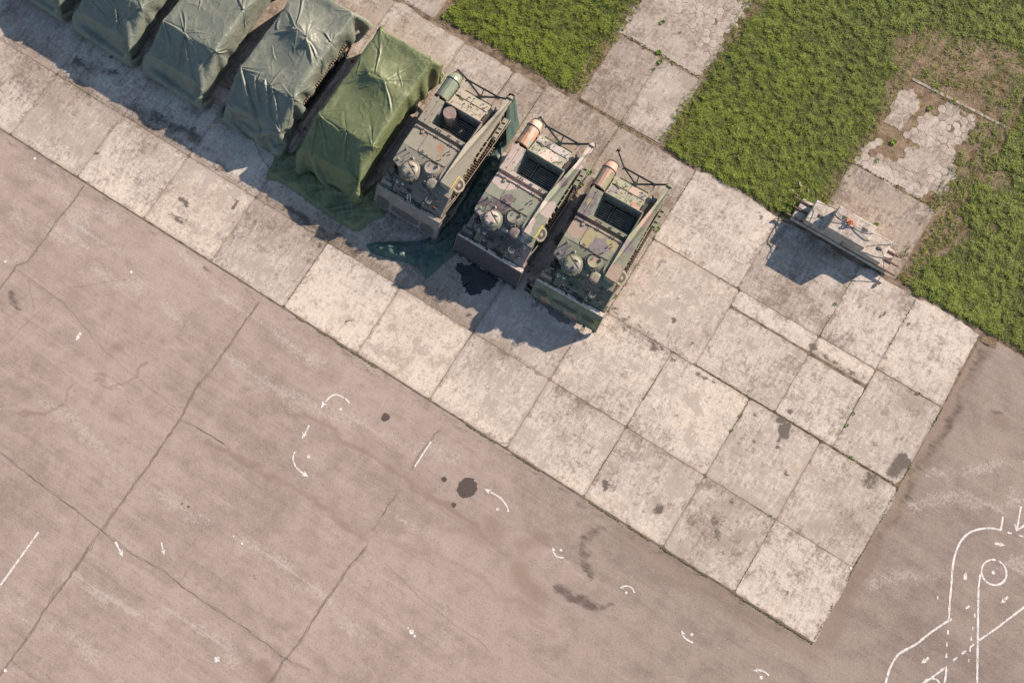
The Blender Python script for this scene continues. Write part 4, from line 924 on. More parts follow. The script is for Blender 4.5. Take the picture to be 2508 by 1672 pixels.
    for q in range(34):
        m = MB(); x, y = rr.uniform(-.85, 1.35), rr.uniform(.14, .90)
        if (x - .5) ** 2 + (y - 1.1) ** 2 < .07 or (.6 < x < .9 and .35 < y < .6): continue
        z = deck_z(x, y); s_ = rr.uniform(.012, .045)
        if q % 3: m.box(x - s_ * rr.uniform(.6, 2.2), x + s_ * rr.uniform(.6, 2.2), y - s_ * .7, y + s_ * .7, z - .01, z + rr.uniform(.03, .12), rr.choice((0, 0, 1, 2)), .005)
        else: a_ = rr.uniform(0, PI); L_ = rr.uniform(.08, .2); m.tube([(x - L_ * math.cos(a_), y - L_ * .5 * math.sin(a_), z + .03), (x, y, z + .06), (x + L_ * math.cos(a_), y + L_ * .5 * math.sin(a_), z + .03)], .014, 6, rr.choice((0, 1, 2)))
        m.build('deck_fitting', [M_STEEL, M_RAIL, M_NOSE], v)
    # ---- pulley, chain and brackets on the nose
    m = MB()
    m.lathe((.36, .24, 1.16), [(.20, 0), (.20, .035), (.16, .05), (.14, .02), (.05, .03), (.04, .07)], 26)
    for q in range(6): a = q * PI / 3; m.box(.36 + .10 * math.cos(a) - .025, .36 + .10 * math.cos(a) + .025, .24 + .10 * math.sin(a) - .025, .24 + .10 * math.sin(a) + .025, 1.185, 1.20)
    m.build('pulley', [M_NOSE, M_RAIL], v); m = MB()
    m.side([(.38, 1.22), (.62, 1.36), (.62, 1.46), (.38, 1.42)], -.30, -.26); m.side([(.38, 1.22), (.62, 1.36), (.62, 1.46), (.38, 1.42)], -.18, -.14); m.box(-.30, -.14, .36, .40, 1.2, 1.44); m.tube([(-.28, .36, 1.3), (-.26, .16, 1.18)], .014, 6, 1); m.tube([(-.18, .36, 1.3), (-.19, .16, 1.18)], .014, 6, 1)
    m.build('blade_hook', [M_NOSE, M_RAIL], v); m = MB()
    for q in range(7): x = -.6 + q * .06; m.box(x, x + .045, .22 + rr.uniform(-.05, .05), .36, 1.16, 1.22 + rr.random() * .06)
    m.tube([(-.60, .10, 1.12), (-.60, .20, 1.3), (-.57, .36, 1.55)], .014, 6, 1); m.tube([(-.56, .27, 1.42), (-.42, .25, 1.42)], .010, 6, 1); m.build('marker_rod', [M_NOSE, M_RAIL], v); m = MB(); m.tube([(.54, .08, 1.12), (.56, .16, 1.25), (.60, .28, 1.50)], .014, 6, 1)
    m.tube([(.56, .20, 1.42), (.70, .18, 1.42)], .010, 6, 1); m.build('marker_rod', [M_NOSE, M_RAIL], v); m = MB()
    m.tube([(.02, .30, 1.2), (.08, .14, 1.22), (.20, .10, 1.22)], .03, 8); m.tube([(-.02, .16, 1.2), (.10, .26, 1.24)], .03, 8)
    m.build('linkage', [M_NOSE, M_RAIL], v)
    m = MB(); zz = 1.34
    m.prism([(.92, .62), (1.02, .56), (1.32, .80), (1.26, .90)], zz, zz + .05); m.prism([(1.10, .95), (1.18, 1.0), (1.30, .62), (1.24, .60)], zz + .05, zz + .09)
    m.prism([(1.16, 1.08), (1.36, 1.06), (1.34, .98), (1.18, .98)], zz + .0, zz + .12); m.lathe((1.25, .93, zz), [(.075, 0), (.075, .10), (.04, .12)], 14)
    m.lathe((.97, .60, zz), [(.045, 0), (.045, .09)], 12); m.tube([(1.02, .78, zz + .04), (.92, .72, zz + .04), (.93, .60, zz + .04), (1.05, .56, zz + .03)], .018, 6)
    for q, (x, y) in enumerate(((1.02, .64), (1.10, .70), (1.18, .76))): m.box(x - .02, x + .02, y - .02, y + .02, zz + .05, zz + .055, 1)
    m.build('towing_bracket', [paint, M_STEEL], v, smooth=True)
    m = MB(); m.tube([(.96, .42, 1.36), (1.05, .36, 1.38), (1.18, .40, 1.38), (1.30, .48, 1.36), (1.42, .62, 1.30), (1.47, .9, 1.24), (1.49, 1.3, 1.15)], .02, 8); m.tube([(.96, .42, 1.36), (.98, .50, 1.38), (1.12, .52, 1.38), (1.22, .46, 1.38)], .018, 8)
    m.build('towing_cable', M_ROPE, v, smooth=True)
    m = MB(); m.side([(.62, 1.20), (1.12, 1.50), (1.16, 1.58), (.60, 1.30)], 1.40, 1.43); m.side([(.60, 1.15), (1.2, 1.45), (1.2, 1.55), (.60, 1.25)], 1.33, 1.345)
    m.build('side_plate', paint, v)
    if k == 1:
        m = MB(); m.tube([(1.00, .40, 1.42), (1.07, .38, 1.43)], .02, 6); m.build('red_ribbon', M_RED, v); m = MB(); m.tube([(1.14, .52, 1.42), (1.20, .53, 1.42)], .022, 6); m.build('red_ribbon', M_RED, v)
        m = MB(); m.tube([(-.22, .30, 1.35), (-.14, .16, 1.38), (-.10, .10, 1.3)], .018, 6); m.tube([(-.14, .32, 1.4), (.0, .20, 1.4), (.04, .08, 1.3)], .014, 6); m.build('white_cord', M_WHITE, v)
        m = MB(); m.tube([(.0, 3.35, 1.2), (.12, 3.45, 1.5), (.22, 3.62, 1.62), (.26, 3.9, 1.55), (.30, 4.0, 1.2)], .022, 8); m.ribbon3([(-.5, 3.42, 1.45), (-.2, 3.40, 1.55), (.05, 3.36, 1.55), (.2, 3.34, 1.45)], .09, 0, t=.02)
        for q in range(12): x = -.85 + q * .09; m.tube([(x, 3.38 + rr.random() * .2, 1.05), (x + .1, 3.45 + rr.random() * .2, 1.12)], .02, 6)
        m.build('bay_cable_loop', M_STEEL, v, smooth=True)
    return v
M_FRAME = simple('dark_green_tube', (.022, .027, .026), .45, var=.2, scale=8)
M_BARM = simple('blade_side_tan', (.24, .18, .12), .7, var=.15, scale=7)
M_HOUS = simple('lamp_housing', (.30, .29, .26), .5, var=.1)
M_MAST = simple('aerial_grey_green', (.21, .22, .18), .5, var=.1)
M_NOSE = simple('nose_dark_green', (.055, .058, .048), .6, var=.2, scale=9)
M_WHITE = simple('white_cord', (.62, .62, .62), .7, var=.05)
M_NP = {1: m_paint('shade_darkened_tan_nose', (.125, .108, .085), fade=.08, rust=.1), 2: m_paint('shade_darkened_camouflage_nose', (.085, .088, .072), [((.21, .16, .14), [(1.2, .5, .35, .4)]), ((.055, .045, .048), [(-.1, .5, .6, .3)])], fade=.06, rust=.15, seed=2.2), 3: m_paint('shade_darkened_green_nose', (.088, .098, .062), [((.19, .13, .105), [(.5, .8, .45, .22)])], fade=.06, rust=.1, seed=4.0)}  # hull colours darkened, painting in the shade that lies on the noses
VG = 'uncovered armoured engineer vehicles parked in the row'
POSE = {1: ((-11.28, 8.75), 0.0), 2: ((-7.266, 8.76), math.radians(.14)), 3: ((-3.495, 8.892), math.radians(1.58))}
vehicle(1, *POSE[1], M_V1, M_POD1, M_BLADE1, M_EDGE[1], M_OVAL1, 'plain olive-tan tracked engineer vehicle with a drum standing in its cargo bay', VG)
vehicle(2, *POSE[2], M_V2, M_POD2, M_BLADE2, M_EDGE[2], None, 'pink, green and brown camouflaged tracked vehicle with a dark blade, middle of the uncovered three', VG)
vehicle(3, *POSE[3], M_V3, m_paint('pink_green_enamel', (.38, .21, .15), [((.16, .17, .09), [(-1.0, 4.8, .2, .6), (-1.6, 5.0, .15, .5)])], rust=.3, seed=5.0), M_BLADE3, M_EDGE[3], M_OVAL3,
        'green camouflaged tracked vehicle with green blade and purple-grey blotches, last of the row', VG)
# drum standing in the bay of the first vehicle
d = empty('metal_drum', (-11.28 - .50, 8.75 + 4.02, .985), 0, 'dented bare metal drum standing in the cargo bay of the olive-tan vehicle', 'drum')
m = MB(); R = .255
pr = [(R - .03, 0), (R, .01), (R, .10), (R + .012, .12), (R, .14)]
for z in (.30, .58): pr += [(R, z), (R + .02, z + .02), (R, z + .04)]
pr += [(R, .84), (R + .012, .86), (R, .88), (R + .012, .98), (R + .012, 1.0), (R - .01, 1.0)]
m.lathe((0, 0, 0), pr, 32); m.build('drum_body', simple('rusty_zinc', (.30, .24, .22), .5, var=.12, scale=7, col2=(.22, .13, .09)), d, smooth=True)
m = MB(); m.lathe((0, 0, .97), [(R - .012, 0), (R - .012, .008), (R - .05, .012), (.02, .012)], 32); m.lathe((.12, .08, .98), [(.03, 0), (.03, .012)], 10)
m.build('drum_lid', simple('grey_zinc_lid', (.52, .50, .54), .42, var=.12, scale=8, col2=(.36, .32, .32)), d, smooth=True)
# ================================================================= TARPAULINS: small cloth solver, draped over the vehicles' outline
class Solid:
    """convex block given by outward planes n.p <= c"""
    def __init__(s, planes): s.n = np.array([p[:3] for p in planes], float); l = np.linalg.norm(s.n, axis=1); s.n /= l[:, None]; s.c = np.array([p[3] for p in planes]) / l
def box_solid(x0, x1, y0, y1, z1): return Solid([(1, 0, 0, x1), (-1, 0, 0, -x0), (0, 1, 0, y1), (0, -1, 0, -y0), (0, 0, 1, z1)])
def prof_solid(P, x0, x1):
    """convex profile in (y, z), counter-clockwise seen with y right / z up"""
    pl = [(1, 0, 0, x1), (-1, 0, 0, -x0)]
    for (ya, za), (yb, zb) in zip(P, P[1:] + P[:1]):
        ny, nz = (zb - za), -(yb - ya); pl.append((0, ny, nz, ny * ya + nz * za))
    return Solid(pl)
def drape(nx, ny, dx, x0, y0, solids, steps=700, seed=0, thick=.02, z0=2.75, shear=.5, ground_fric=.75, mu=.06, comp=2e-6, bend=3e-3, pins=(), bounds=None):
    r = np.random.default_rng(seed)
    gx, gy = np.meshgrid(np.arange(nx) * dx + x0, np.arange(ny) * dx + y0, indexing='ij')
    P = np.stack([gx, gy, np.full_like(gx, z0)], -1).astype(np.float32)
    if bounds: xl, xr, yl, yr, yf = bounds; P[..., 2] += r.random(gx.shape) * .01
    G = np.ones(P.shape[:2], np.float32) * 9.81; G[:2] *= 7; G[-2:] *= 7; G[:, :2] *= 7; G[:, -2:] *= 7
    Vl = np.zeros_like(P); dt = 1 / 130.; sub = 3; h = dt / sub
    def con(a, b, L, alpha):
        d = P[b] - P[a]; l = np.sqrt((d * d).sum(-1)) + 1e-9
        C = l - L; lam = C / (2 + alpha / h ** 2); g = d * (lam / l)[..., None]
        P[a] += g; P[b] -= g
    sl = slice
    sets = []
    for o in (0, 1):
        n_ = (nx - o) // 2; sets.append(((sl(o, o + 2 * n_, 2), sl(None)), (sl(o + 1, o + 2 * n_, 2), sl(None)), dx, comp))
        m_ = (ny - o) // 2; sets.append(((sl(None), sl(o, o + 2 * m_, 2)), (sl(None), sl(o + 1, o + 2 * m_, 2)), dx, comp))
    D = dx * math.sqrt(2)
    for o in (0, 1):
        n_ = (nx - 1 - o + 1) // 2
        sets.append(((sl(o, nx - 1, 2), sl(0, ny - 1)), (sl(o + 1, nx, 2), sl(1, ny)), D, 4e-5))
        sets.append(((sl(o, nx - 1, 2), sl(1, ny)), (sl(o + 1, nx, 2), sl(0, ny - 1)), D, 4e-5))
    bends = []
    for k in (2, 4):
        for o in range(2 * k):
            if o < k:
                ia = [i for i in range(nx) if (i // k) % 2 == 0 and i + k < nx and i % k == o]; ja = [j for j in range(ny) if (j // k) % 2 == 0 and j + k < ny and j % k == o]
            else:
                ia = [i for i in range(nx) if (i // k) % 2 == 1 and i + k < nx and i % k == o - k]; ja = [j for j in range(ny) if (j // k) % 2 == 1 and j + k < ny and j % k == o - k]
            if ia: ia = np.array(ia); bends.append((ia, k, 0))
            if ja: ja = np.array(ja); bends.append((ja, k, 1))
    for st in range(steps):
        damp = .994 if st < steps * .8 else .96
        for _ in range(sub):
            Vl[..., 2] -= G * h; Vl *= damp
            Q = P.copy(); P += Vl * h
            for a, b, L, al in sets: con(a, b, L, al)
            if _ == 0:
                for idx, k, ax in bends:
                    al = bend * (1 if k == 2 else 2)
                    if ax == 0:
                        d = P[idx + k] - P[idx]; l = np.sqrt((d * d).sum(-1)) + 1e-9; lam = np.minimum(l - k * dx, 0) / (2 + al / h ** 2 * .02); g = d * (lam / l)[..., None]; P[idx] += g; P[idx + k] -= g
                    else:
                        d = P[:, idx + k] - P[:, idx]; l = np.sqrt((d * d).sum(-1)) + 1e-9; lam = np.minimum(l - k * dx, 0) / (2 + al / h ** 2 * .02); g = d * (lam / l)[..., None]; P[:, idx] += g; P[:, idx + k] -= g
            for (pi, pj, px, py, pz) in pins: P[pi, pj] = (px, py, pz)
            F = P.reshape(-1, 3); Qf = Q.reshape(-1, 3)
            for S_ in solids:
                dd = F @ S_.n.T - S_.c - thick; mx = dd.max(1); m = mx < 0
                if m.any():
                    k = dd[m].argmax(1); push = S_.n[k] * (-mx[m])[:, None]; F[m] += push
                    t = F[m] - Qf[m]; n_ = S_.n[k]; tn = (t * n_).sum(1)[:, None] * n_; F[m] -= (t - tn) * mu
            if bounds:
                w_ = F[:, 1] > yf; F[w_, 0] = np.clip(F[w_, 0], xl, xr); F[:, 1] = np.clip(F[:, 1], yl, yr)
            m = F[:, 2] < thick * .6
            if m.any(): F[m, 2] = thick * .6; F[m, :2] -= (F[m, :2] - Qf[m, :2]) * ground_fric
            P = F.reshape(P.shape); Vl = (P - Q) / h
            sp = np.sqrt((Vl * Vl).sum(-1, keepdims=True)); Vl *= np.minimum(1, 4.0 / (sp + 1e-6))
    return P
def m_tarp(name, col, col2, dust=(.30, .26, .19), dusty=.35, rough=.48):
    n = NT(name)
    a = n.noise(1.1, 6, .65); f = n.noise(9, 6, .7); st = n.noise(1.0, 5, .7, vec=(2.0, 5.5, 1.5))
    c = n.mix(n.ramp(a, .35, .65), col, col2)
    c = n.mix(n.mul(n.ramp(n.add(n.mul(st, .6), n.mul(f, .4)), .54, .70), dusty), c, dust)
    c = n.mix(n.mul(n.ramp(n.noise(.7, 7, .75, dist=.6), .60, .66), dusty * .5), c, dust)
    c = n.mix(n.mul(n.ramp(f, .40, .28), .3), c, n.mix(1.0, c, (.5, .5, .5), 'MULTIPLY'))
    n.bump(n.add(n.mul(n.ramp(n.math('ABSOLUTE', n.sub(n.noise(2.2, 3, .5, vec=(1.6, .8, 1), dist=.5), .5)), .0, .05), -.5), n.mul(f, .25)), .3, .02)
    n.b.inputs['Specular IOR Level'].default_value = .4
    return n.set(Base_Color=c, Roughness=rough)
M_TG = m_tarp('green_tarpaulin_cloth', (.100, .120, .052), (.135, .150, .072), dust=(.34, .31, .19), dusty=.38)
M_TB = m_tarp('grey_green_tarpaulin_cloth', (.125, .138, .108), (.175, .180, .138), dust=(.31, .29, .21), dusty=.28)
M_TD = m_tarp('dark_green_tarpaulin_cloth', (.040, .072, .060), (.062, .100, .082), dust=(.24, .24, .14), dusty=.22, rough=.5)

NOSE = [(1.42, 1.92), (.05, 1.14), (-.42, .28), (-.42, .0), (1.42, 0)]
def body(x0=-1.33, x1=1.33, ye=5.98, top=1.88):
    return [box_solid(x0, x1, 1.42, ye, top), prof_solid([(-.42, .0), (1.5, .0), (1.5, 1.88), (1.42, 1.88), (.03, 1.12), (-.47, .28)], x0 - .06, x1 + .06)]
def bump_solid(cx, cy, rx, ry, z, n=10):
    return Solid([(math.cos(2 * PI * k / n) / rx, math.sin(2 * PI * k / n) / ry, 0, 1 + math.cos(2 * PI * k / n) * cx / rx + math.sin(2 * PI * k / n) * cy / ry) for k in range(n)] + [(0, 0, 1, z)]
                 + [(math.cos(2 * PI * k / 6) * .8 / rx, math.sin(2 * PI * k / 6) * .8 / ry, 6.0, 6.0 * z + .62 + math.cos(2 * PI * k / 6) * .8 * cx / rx + math.sin(2 * PI * k / 6) * .8 * cy / ry) for k in range(6)])
def upsample(P):
    a = np.empty((P.shape[0] * 2 - 1, P.shape[1], 3), P.dtype); a[::2] = P
    Q = np.concatenate([P[:1], P, P[-1:]]); a[1::2] = (9 * (P[:-1] + P[1:]) - Q[:-3] - Q[3:]) / 16
    b = np.empty((a.shape[0], a.shape[1] * 2 - 1, 3), P.dtype); b[:, ::2] = a
    Q = np.concatenate([a[:, :1], a, a[:, -1:]], 1); b[:, 1::2] = (9 * (a[:, :-1] + a[:, 1:]) - Q[:, :-3] - Q[:, 3:]) / 16
    return b
def folds(P, anchors, seed, lines=(), wrinkle=.006):
    """creases pulled out of the points the cloth hangs from, taut lines between them, and fine wrinkles, along the normals"""
    P = upsample(upsample(P)); r = np.random.default_rng(seed); GX = DX / 4
    gu = np.gradient(P, axis=0); gv = np.gradient(P, axis=1); N = np.cross(gu, gv); N /= np.linalg.norm(N, axis=-1, keepdims=True) + 1e-9
    nx, ny, _ = P.shape; d = np.zeros(P.shape[:2])
    gi, gj = np.meshgrid(np.arange(nx), np.arange(ny), indexing='ij')
    def near(p): return np.unravel_index((((P - np.array(p)) ** 2).sum(-1)).argmin(), (nx, ny))
    for (ax, ay, az, R, amp, nf) in anchors:
        i0, j0 = near((ax, ay, az)); du = (gi - i0) * GX; dv = (gj - j0) * GX; rr = np.hypot(du, dv); th = np.arctan2(dv, du); wv = 0
        for k in range(int(nf * 1.6)):
            a0 = r.uniform(-PI, PI); wd = r.uniform(.05, .13); LR = R * r.uniform(.5, 1.5); kink = r.uniform(-.25, .25)
            da = np.abs((th - a0 - kink * rr + PI) % (2 * PI) - PI); q = da * np.maximum(rr, .05) / (.012 + wd * rr * .35)
            wv = wv + r.choice([1, 1, -.7]) * r.uniform(.5, 1.2) * np.exp(-q ** 1.15) * sstep(0, .06, rr) * np.exp(-(rr / LR) ** 2)
        d += amp * wv * 1.5
    for (p, q, w, amp) in lines:
        i0, j0 = near(p); i1, j1 = near(q); ax, ay, bx, by = i0 * GX, j0 * GX, i1 * GX, j1 * GX
        x, y = gi * GX, gj * GX; dx, dy = bx - ax, by - ay; L = math.hypot(dx, dy) + 1e-6
        t = ((x - ax) * dx + (y - ay) * dy) / L ** 2; e = ((x - ax) * -dy + (y - ay) * dx) / L + .04 * np.sin(t * 5 + ax * 9)
        env = sstep(-.02, .12, t) * (1 - sstep(.55, 1.02, t)); ww = .7 * w * (.5 + t.clip(0, 1))
        d += amp * env * (np.exp(-(np.abs(e) / ww) ** 1.15) - .5 * np.exp(-(np.abs(e - 2.0 * ww) / ww) ** 1.5))
    X_, Y_ = gi * GX, gj * GX
    d += .012 * np.clip(1 - np.abs(2 * NZ.fbm(X_ * 1.3 - Y_ * .4 + seed, Y_ * .7 + X_ * .5, 1.7, 3) - 1) * 7, 0, 1)
    d += wrinkle * (NZ.fbm(X_ + seed, Y_, 1.1, 3) - .5) * 2.0 + wrinkle * 1.5 * (np.clip(1 - np.abs(2 * NZ.fbm(X_ * .6 + Y_ * .9 + seed * 3, Y_ * .5 - X_ * .8, 1.0, 3) - 1) * 6, 0, 1)) ** 2
    return P + N * (np.clip(d, -.06, .09) * np.sign(N[..., 2].mean()))[..., None]
def tarp_object(P, t, ang, mat, label, group=None, crumple=.0, name='tarpaulin'):
    nx, ny, _ = P.shape; i = np.arange(nx * ny).reshape(nx, ny)
    F = np.stack([i[:-1, :-1], i[1:, :-1], i[1:, 1:], i[:-1, 1:]], -1).reshape(-1, 4)
    V = P.reshape(-1, 3).copy()
    if crumple:      # cloth lying loose on the ground keeps its creases
        w = np.clip(1 - V[:, 2] / .5, 0, 1) * crumple
        rid = 1 - np.abs(2 * NZ.fbm(V[:, 0] + .5 * V[:, 1], V[:, 1] - .3 * V[:, 0], 1.5, 3) - 1) * 3
        rid2 = 1 - np.abs(2 * NZ.fbm(V[:, 0] - V[:, 1] + 7, V[:, 0] * .4 + 3, 2.3, 3) - 1) * 4
        V[:, 2] += w * (.10 * np.clip(rid, 0, 1) ** 3 + .06 * np.clip(rid2, 0, 1) ** 3)
    o = obj_np(name, V, F, mat, smooth=True)
    o.location = (t[0], t[1], 0); o.rotation_euler = (0, 0, ang)
    return tag(o, label, 'tarpaulin', group)
TG = 'tarpaulins draped over the parked vehicles'
def sheet(xa, xb, ya, yb, dx, solids, **k):
    nx = int((xb - xa) / dx); ny = int((yb - ya) / dx); return drape(nx, ny, dx, xa, ya, solids, **k)
DX = .085
OY = 8.45
def corners(R=.7, a=.018): return [(-1.33, 1.42, 1.95, R, a, 7), (1.33, 1.42, 1.95, R, a, 8), (-1.33, 5.98, 1.95, R, a, 7), (1.33, 5.98, 1.95, R, a, 8), (1.38, .05, 1.15, .45, a, 8), (-1.38, .05, 1.15, .45, a * .7, 7)]
BND = (-1.78, 1.70, -.70, 6.6, -2.)
c5 = sheet(-3.25, 3.2, -1.55, 7.9, DX, body() + [bump_solid(-.12, 4.0, .50, .20, 2.22)], seed=2, steps=520, bounds=(-1.80, 1.60, -.95, 6.4, -.2))
c4 = sheet(-2.75, 2.45, -1.6, 7.6, DX, body() + [bump_solid(-.12, 4.02, .26, .22, 2.26), bump_solid(.40, 3.86, .25, .22, 2.22)], seed=5, steps=520, bounds=BND)
c3 = sheet(-2.9, 2.65, -1.6, 7.9, DX, body(), seed=8, steps=520, bounds=BND)
def rl(seed, n, y0=-.2, y1=5.9, w=.035, a=.035):
    r = random.Random(seed); out = []
    for _ in range(n):
        y = r.uniform(y0, y1); x = r.uniform(-1.25, 1.25); L = r.uniform(.4, 1.3); an = r.uniform(-.8, .8) + (PI / 2 if r.random() < .6 else 0)
        z = 1.95 if y > 1.4 else 1.14 + (y - .05) * .58
        y2 = y + L * math.sin(an); z2 = 1.95 if y2 > 1.4 else max(.3, 1.14 + (y2 - .05) * .58); out.append(((x, y, z), (x + L * math.cos(an), y2, z2), w * r.uniform(.7, 1.4), a * r.uniform(.4, 1.0)))
    return out
HL, HR, RL, RR = (-1.33, 1.42, 1.95), (1.33, 1.42, 1.95), (-1.33, 5.98, 1.95), (1.33, 5.98, 1.95)
B1, B2 = (-.12, 4.02, 2.3), (.40, 3.86, 2.26)
L5 = [(HL, (-.2, .1, 1.2), .05, .05), (HL, (-.75, -.4, .4), .045, .05), (HL, (.1, 1.1, 1.8), .05, .045), ((.1, 1.42, 1.95), (.5, .2, 1.2), .05, .045), ((.1, 1.42, 1.95), (.9, .2, 1.2), .04, .04), (B1, RL, .06, .05), ((.3, 4, 2.2), RR, .06, .05), ((.3, 4.0, 2.2), (1.33, 2.9, 1.95), .05, .05), ((.3, 4.1, 2.2), (1.33, 4.8, 1.95), .045, .04),
      (HR, (.7, 1.0, 1.7), .05, .045), (HR, (1.4, .6, .9), .05, .05), ((-.5, 4, 2.2), (-1.33, 3.0, 1.95), .05, .04)]
L4 = [(HL, (.2, -.2, .8), .07, .075), (HL, (.9, -.45, .3), .07, .08), ((-.6, 1.42, 1.95), (.2, .3, 1.3), .07, .07), ((-.2, 1.5, 1.95), (.9, .2, 1.2), .08, .08), ((.3, 1.45, 1.95), (1.2, .2, 1.2), .06, .07), ((.7, 1.5, 1.95), (.2, .9, 1.6), .05, .05), (B2, (1.33, 3.0, 1.95), .08, .08), (B2, (1.33, 3.4, 1.95), .06, .06), (B2, RR, .05, .04), (B1, (-1.2, 3.2, 1.95), .06, .05), (B1, RL, .06, .05),
      (B1, (-1.33, 4.6, 1.95), .06, .05), (HR, (1.38, .4, .9), .05, .05), (HL, (-.3, 1.6, 1.95), .05, .04), ((1.33, 4.4, 1.95), (.6, 4.5, 1.95), .05, .05), ((1.33, 3.5, 1.95), (1.45, 3.2, 1.0), .07, .07), ((-.9, 3.6, 1.95), (-1.3, 4.1, 1.95), .05, .06)]
L3 = [(HL, (-.5, .5, 1.4), .05, .05), ((-.2, 1.42, 1.95), (0, .1, 1.2), .05, .05), ((-.2, 1.42, 1.95), (.7, .2, 1.2), .05, .045), (HR, (.9, .2, 1.2), .05, .05), (HL, (.2, 1.3, 1.9), .06, .05), ((-.2, 1.42, 1.95), (-1.0, 2.4, 1.95), .06, .04), ((1.33, 3.6, 1.95), (.3, 4.2, 1.95), .06, .04), (HR, (1.45, 1.9, 1.0), .05, .06), ((1.33, 3.6, 1.95), (1.45, 3.1, 1.0), .07, .06)]
for P_, x, yo, mt, lb, an, ln, sd in (
    (c4, -19.05, 0, M_TB, 'grey-green tarpaulin with many front folds, its hem showing the track and wheels', corners(.8, .022) + [(.4, 3.9, 2.25, 1.0, .018, 6), (-.12, 4.02, 2.3, .8, .016, 6), (.2, 1.3, 1.95, .8, .035, 7), (1.33, 4.3, 1.95, .4, .03, 5)], L4 + rl(4, 12), 4),
    (c3, -23.1, 0, M_TB, 'smooth grey-green tarpaulin fully in the picture, left of the one with a bare track', corners() + [(-.2, 1.42, 1.95, .6, .03, 6), (1.33, 3.6, 1.95, .6, .03, 5)], L3 + rl(9, 8), 9),
    (c3, -26.95, 0, M_TB, 'grey-green tarpaulin cut off by the top of the picture', corners(.6, .02) + [(.3, .8, 1.6, .5, .03, 5)], rl(11, 16, y1=2.5) + [(HR, (.6, .3, 1.3), .06, .06), ((.2, .9, 1.6), (.7, .1, 1.2), .05, .06)], 21),
    (c3, -30.85, .12, M_TB, 'tarpaulin of which only one front corner shows, at the top left', corners(.6, .02), rl(13, 10), 33)):
    tarp_object(folds(P_, an, sd, ln), (x, OY + yo), 0, mt, lb, TG)
P5 = folds(c5, corners(.8, .02) + [(.3, 4.0, 2.2, 1.0, .016, 6), (-.5, 4.0, 2.2, .8, .014, 6), (0, 1.42, 1.95, .6, .02, 6)], 3, L5 + rl(3, 10))
i = np.arange(P5.shape[0] * P5.shape[1]).reshape(P5.shape[:2]); F5 = np.stack([i[:-1, :-1], i[1:, :-1], i[1:, 1:], i[:-1, 1:]], -1).reshape(-1, 4)
def crumpled(poly, seed, amp=.22, step=.045, z0=.02):
    xs = [p[0] for p in poly]; ys = [p[1] for p in poly]
    X, Y, F = grid_mesh(min(xs) - .1, max(xs) + .1, min(ys) - .1, max(ys) + .1, step)
    ins = inside(X + (NZ(X, Y, 6) - .5) * .05, Y + (NZ(Y, X, 6) - .5) * .05, poly)
    ed = dist_poly(X, Y, poly + [poly[0]]); fall = sstep(0, .30, ed)
    def ridge(f, ax, ay, k, s):
        u = X * ax + Y * ay; v = -X * ay + Y * ax
        return np.clip(1 - np.abs(2 * NZ.fbm(u * .35 + s, v + s * 2, f, 3) - 1) * k, 0, 1)
    Z = z0 + fall * (amp * (.8 * ridge(1.3, .15, 1, 2.2, seed) + .5 * ridge(2.4, .8, .6, 3, seed + 5) + .35 * ridge(3.6, -.5, .8, 3, seed + 9)) + .05 * NZ.fbm(X, Y, 1.2, 3))
    keep = ins.ravel()[F].all(axis=1); F = F[keep]; u, inv = np.unique(F, return_inverse=True)
    return np.stack([X, Y, Z], -1).reshape(-1, 3)[u], inv.reshape(-1, 4)
G5 = [(-17.49, 6.65), (-16.9, 6.85), (-16.52, 6.89), (-15.19, 6.76), (-13.83, 6.70), (-12.95, 6.72), (-12.68, 6.85), (-12.5, 7.52), (-12.12, 7.95), (-12.3, 8.4), (-12.95, 8.9), (-13.3, 9.3), (-13.6, 8.4), (-14.5, 8.1), (-16.3, 8.1), (-16.6, 9.2), (-17.1, 9.0), (-17.2, 8.3), (-17.75, 8.0), (-17.65, 7.2)]
Vg, Fg = crumpled([(x + 15.05, y - OY) for x, y in G5], 14, amp=.20, z0=.015)
V5 = P5.reshape(-1, 3)
o = obj_np('tarpaulin', np.concatenate([V5, Vg]), np.concatenate([F5, Fg + len(V5)]), M_TG, smooth=True); o.location = (-15.05, OY, 0)
tag(o, 'worn green tarpaulin reaching the ground over the vehicle beside the olive-tan one', 'tarpaulin', TG)
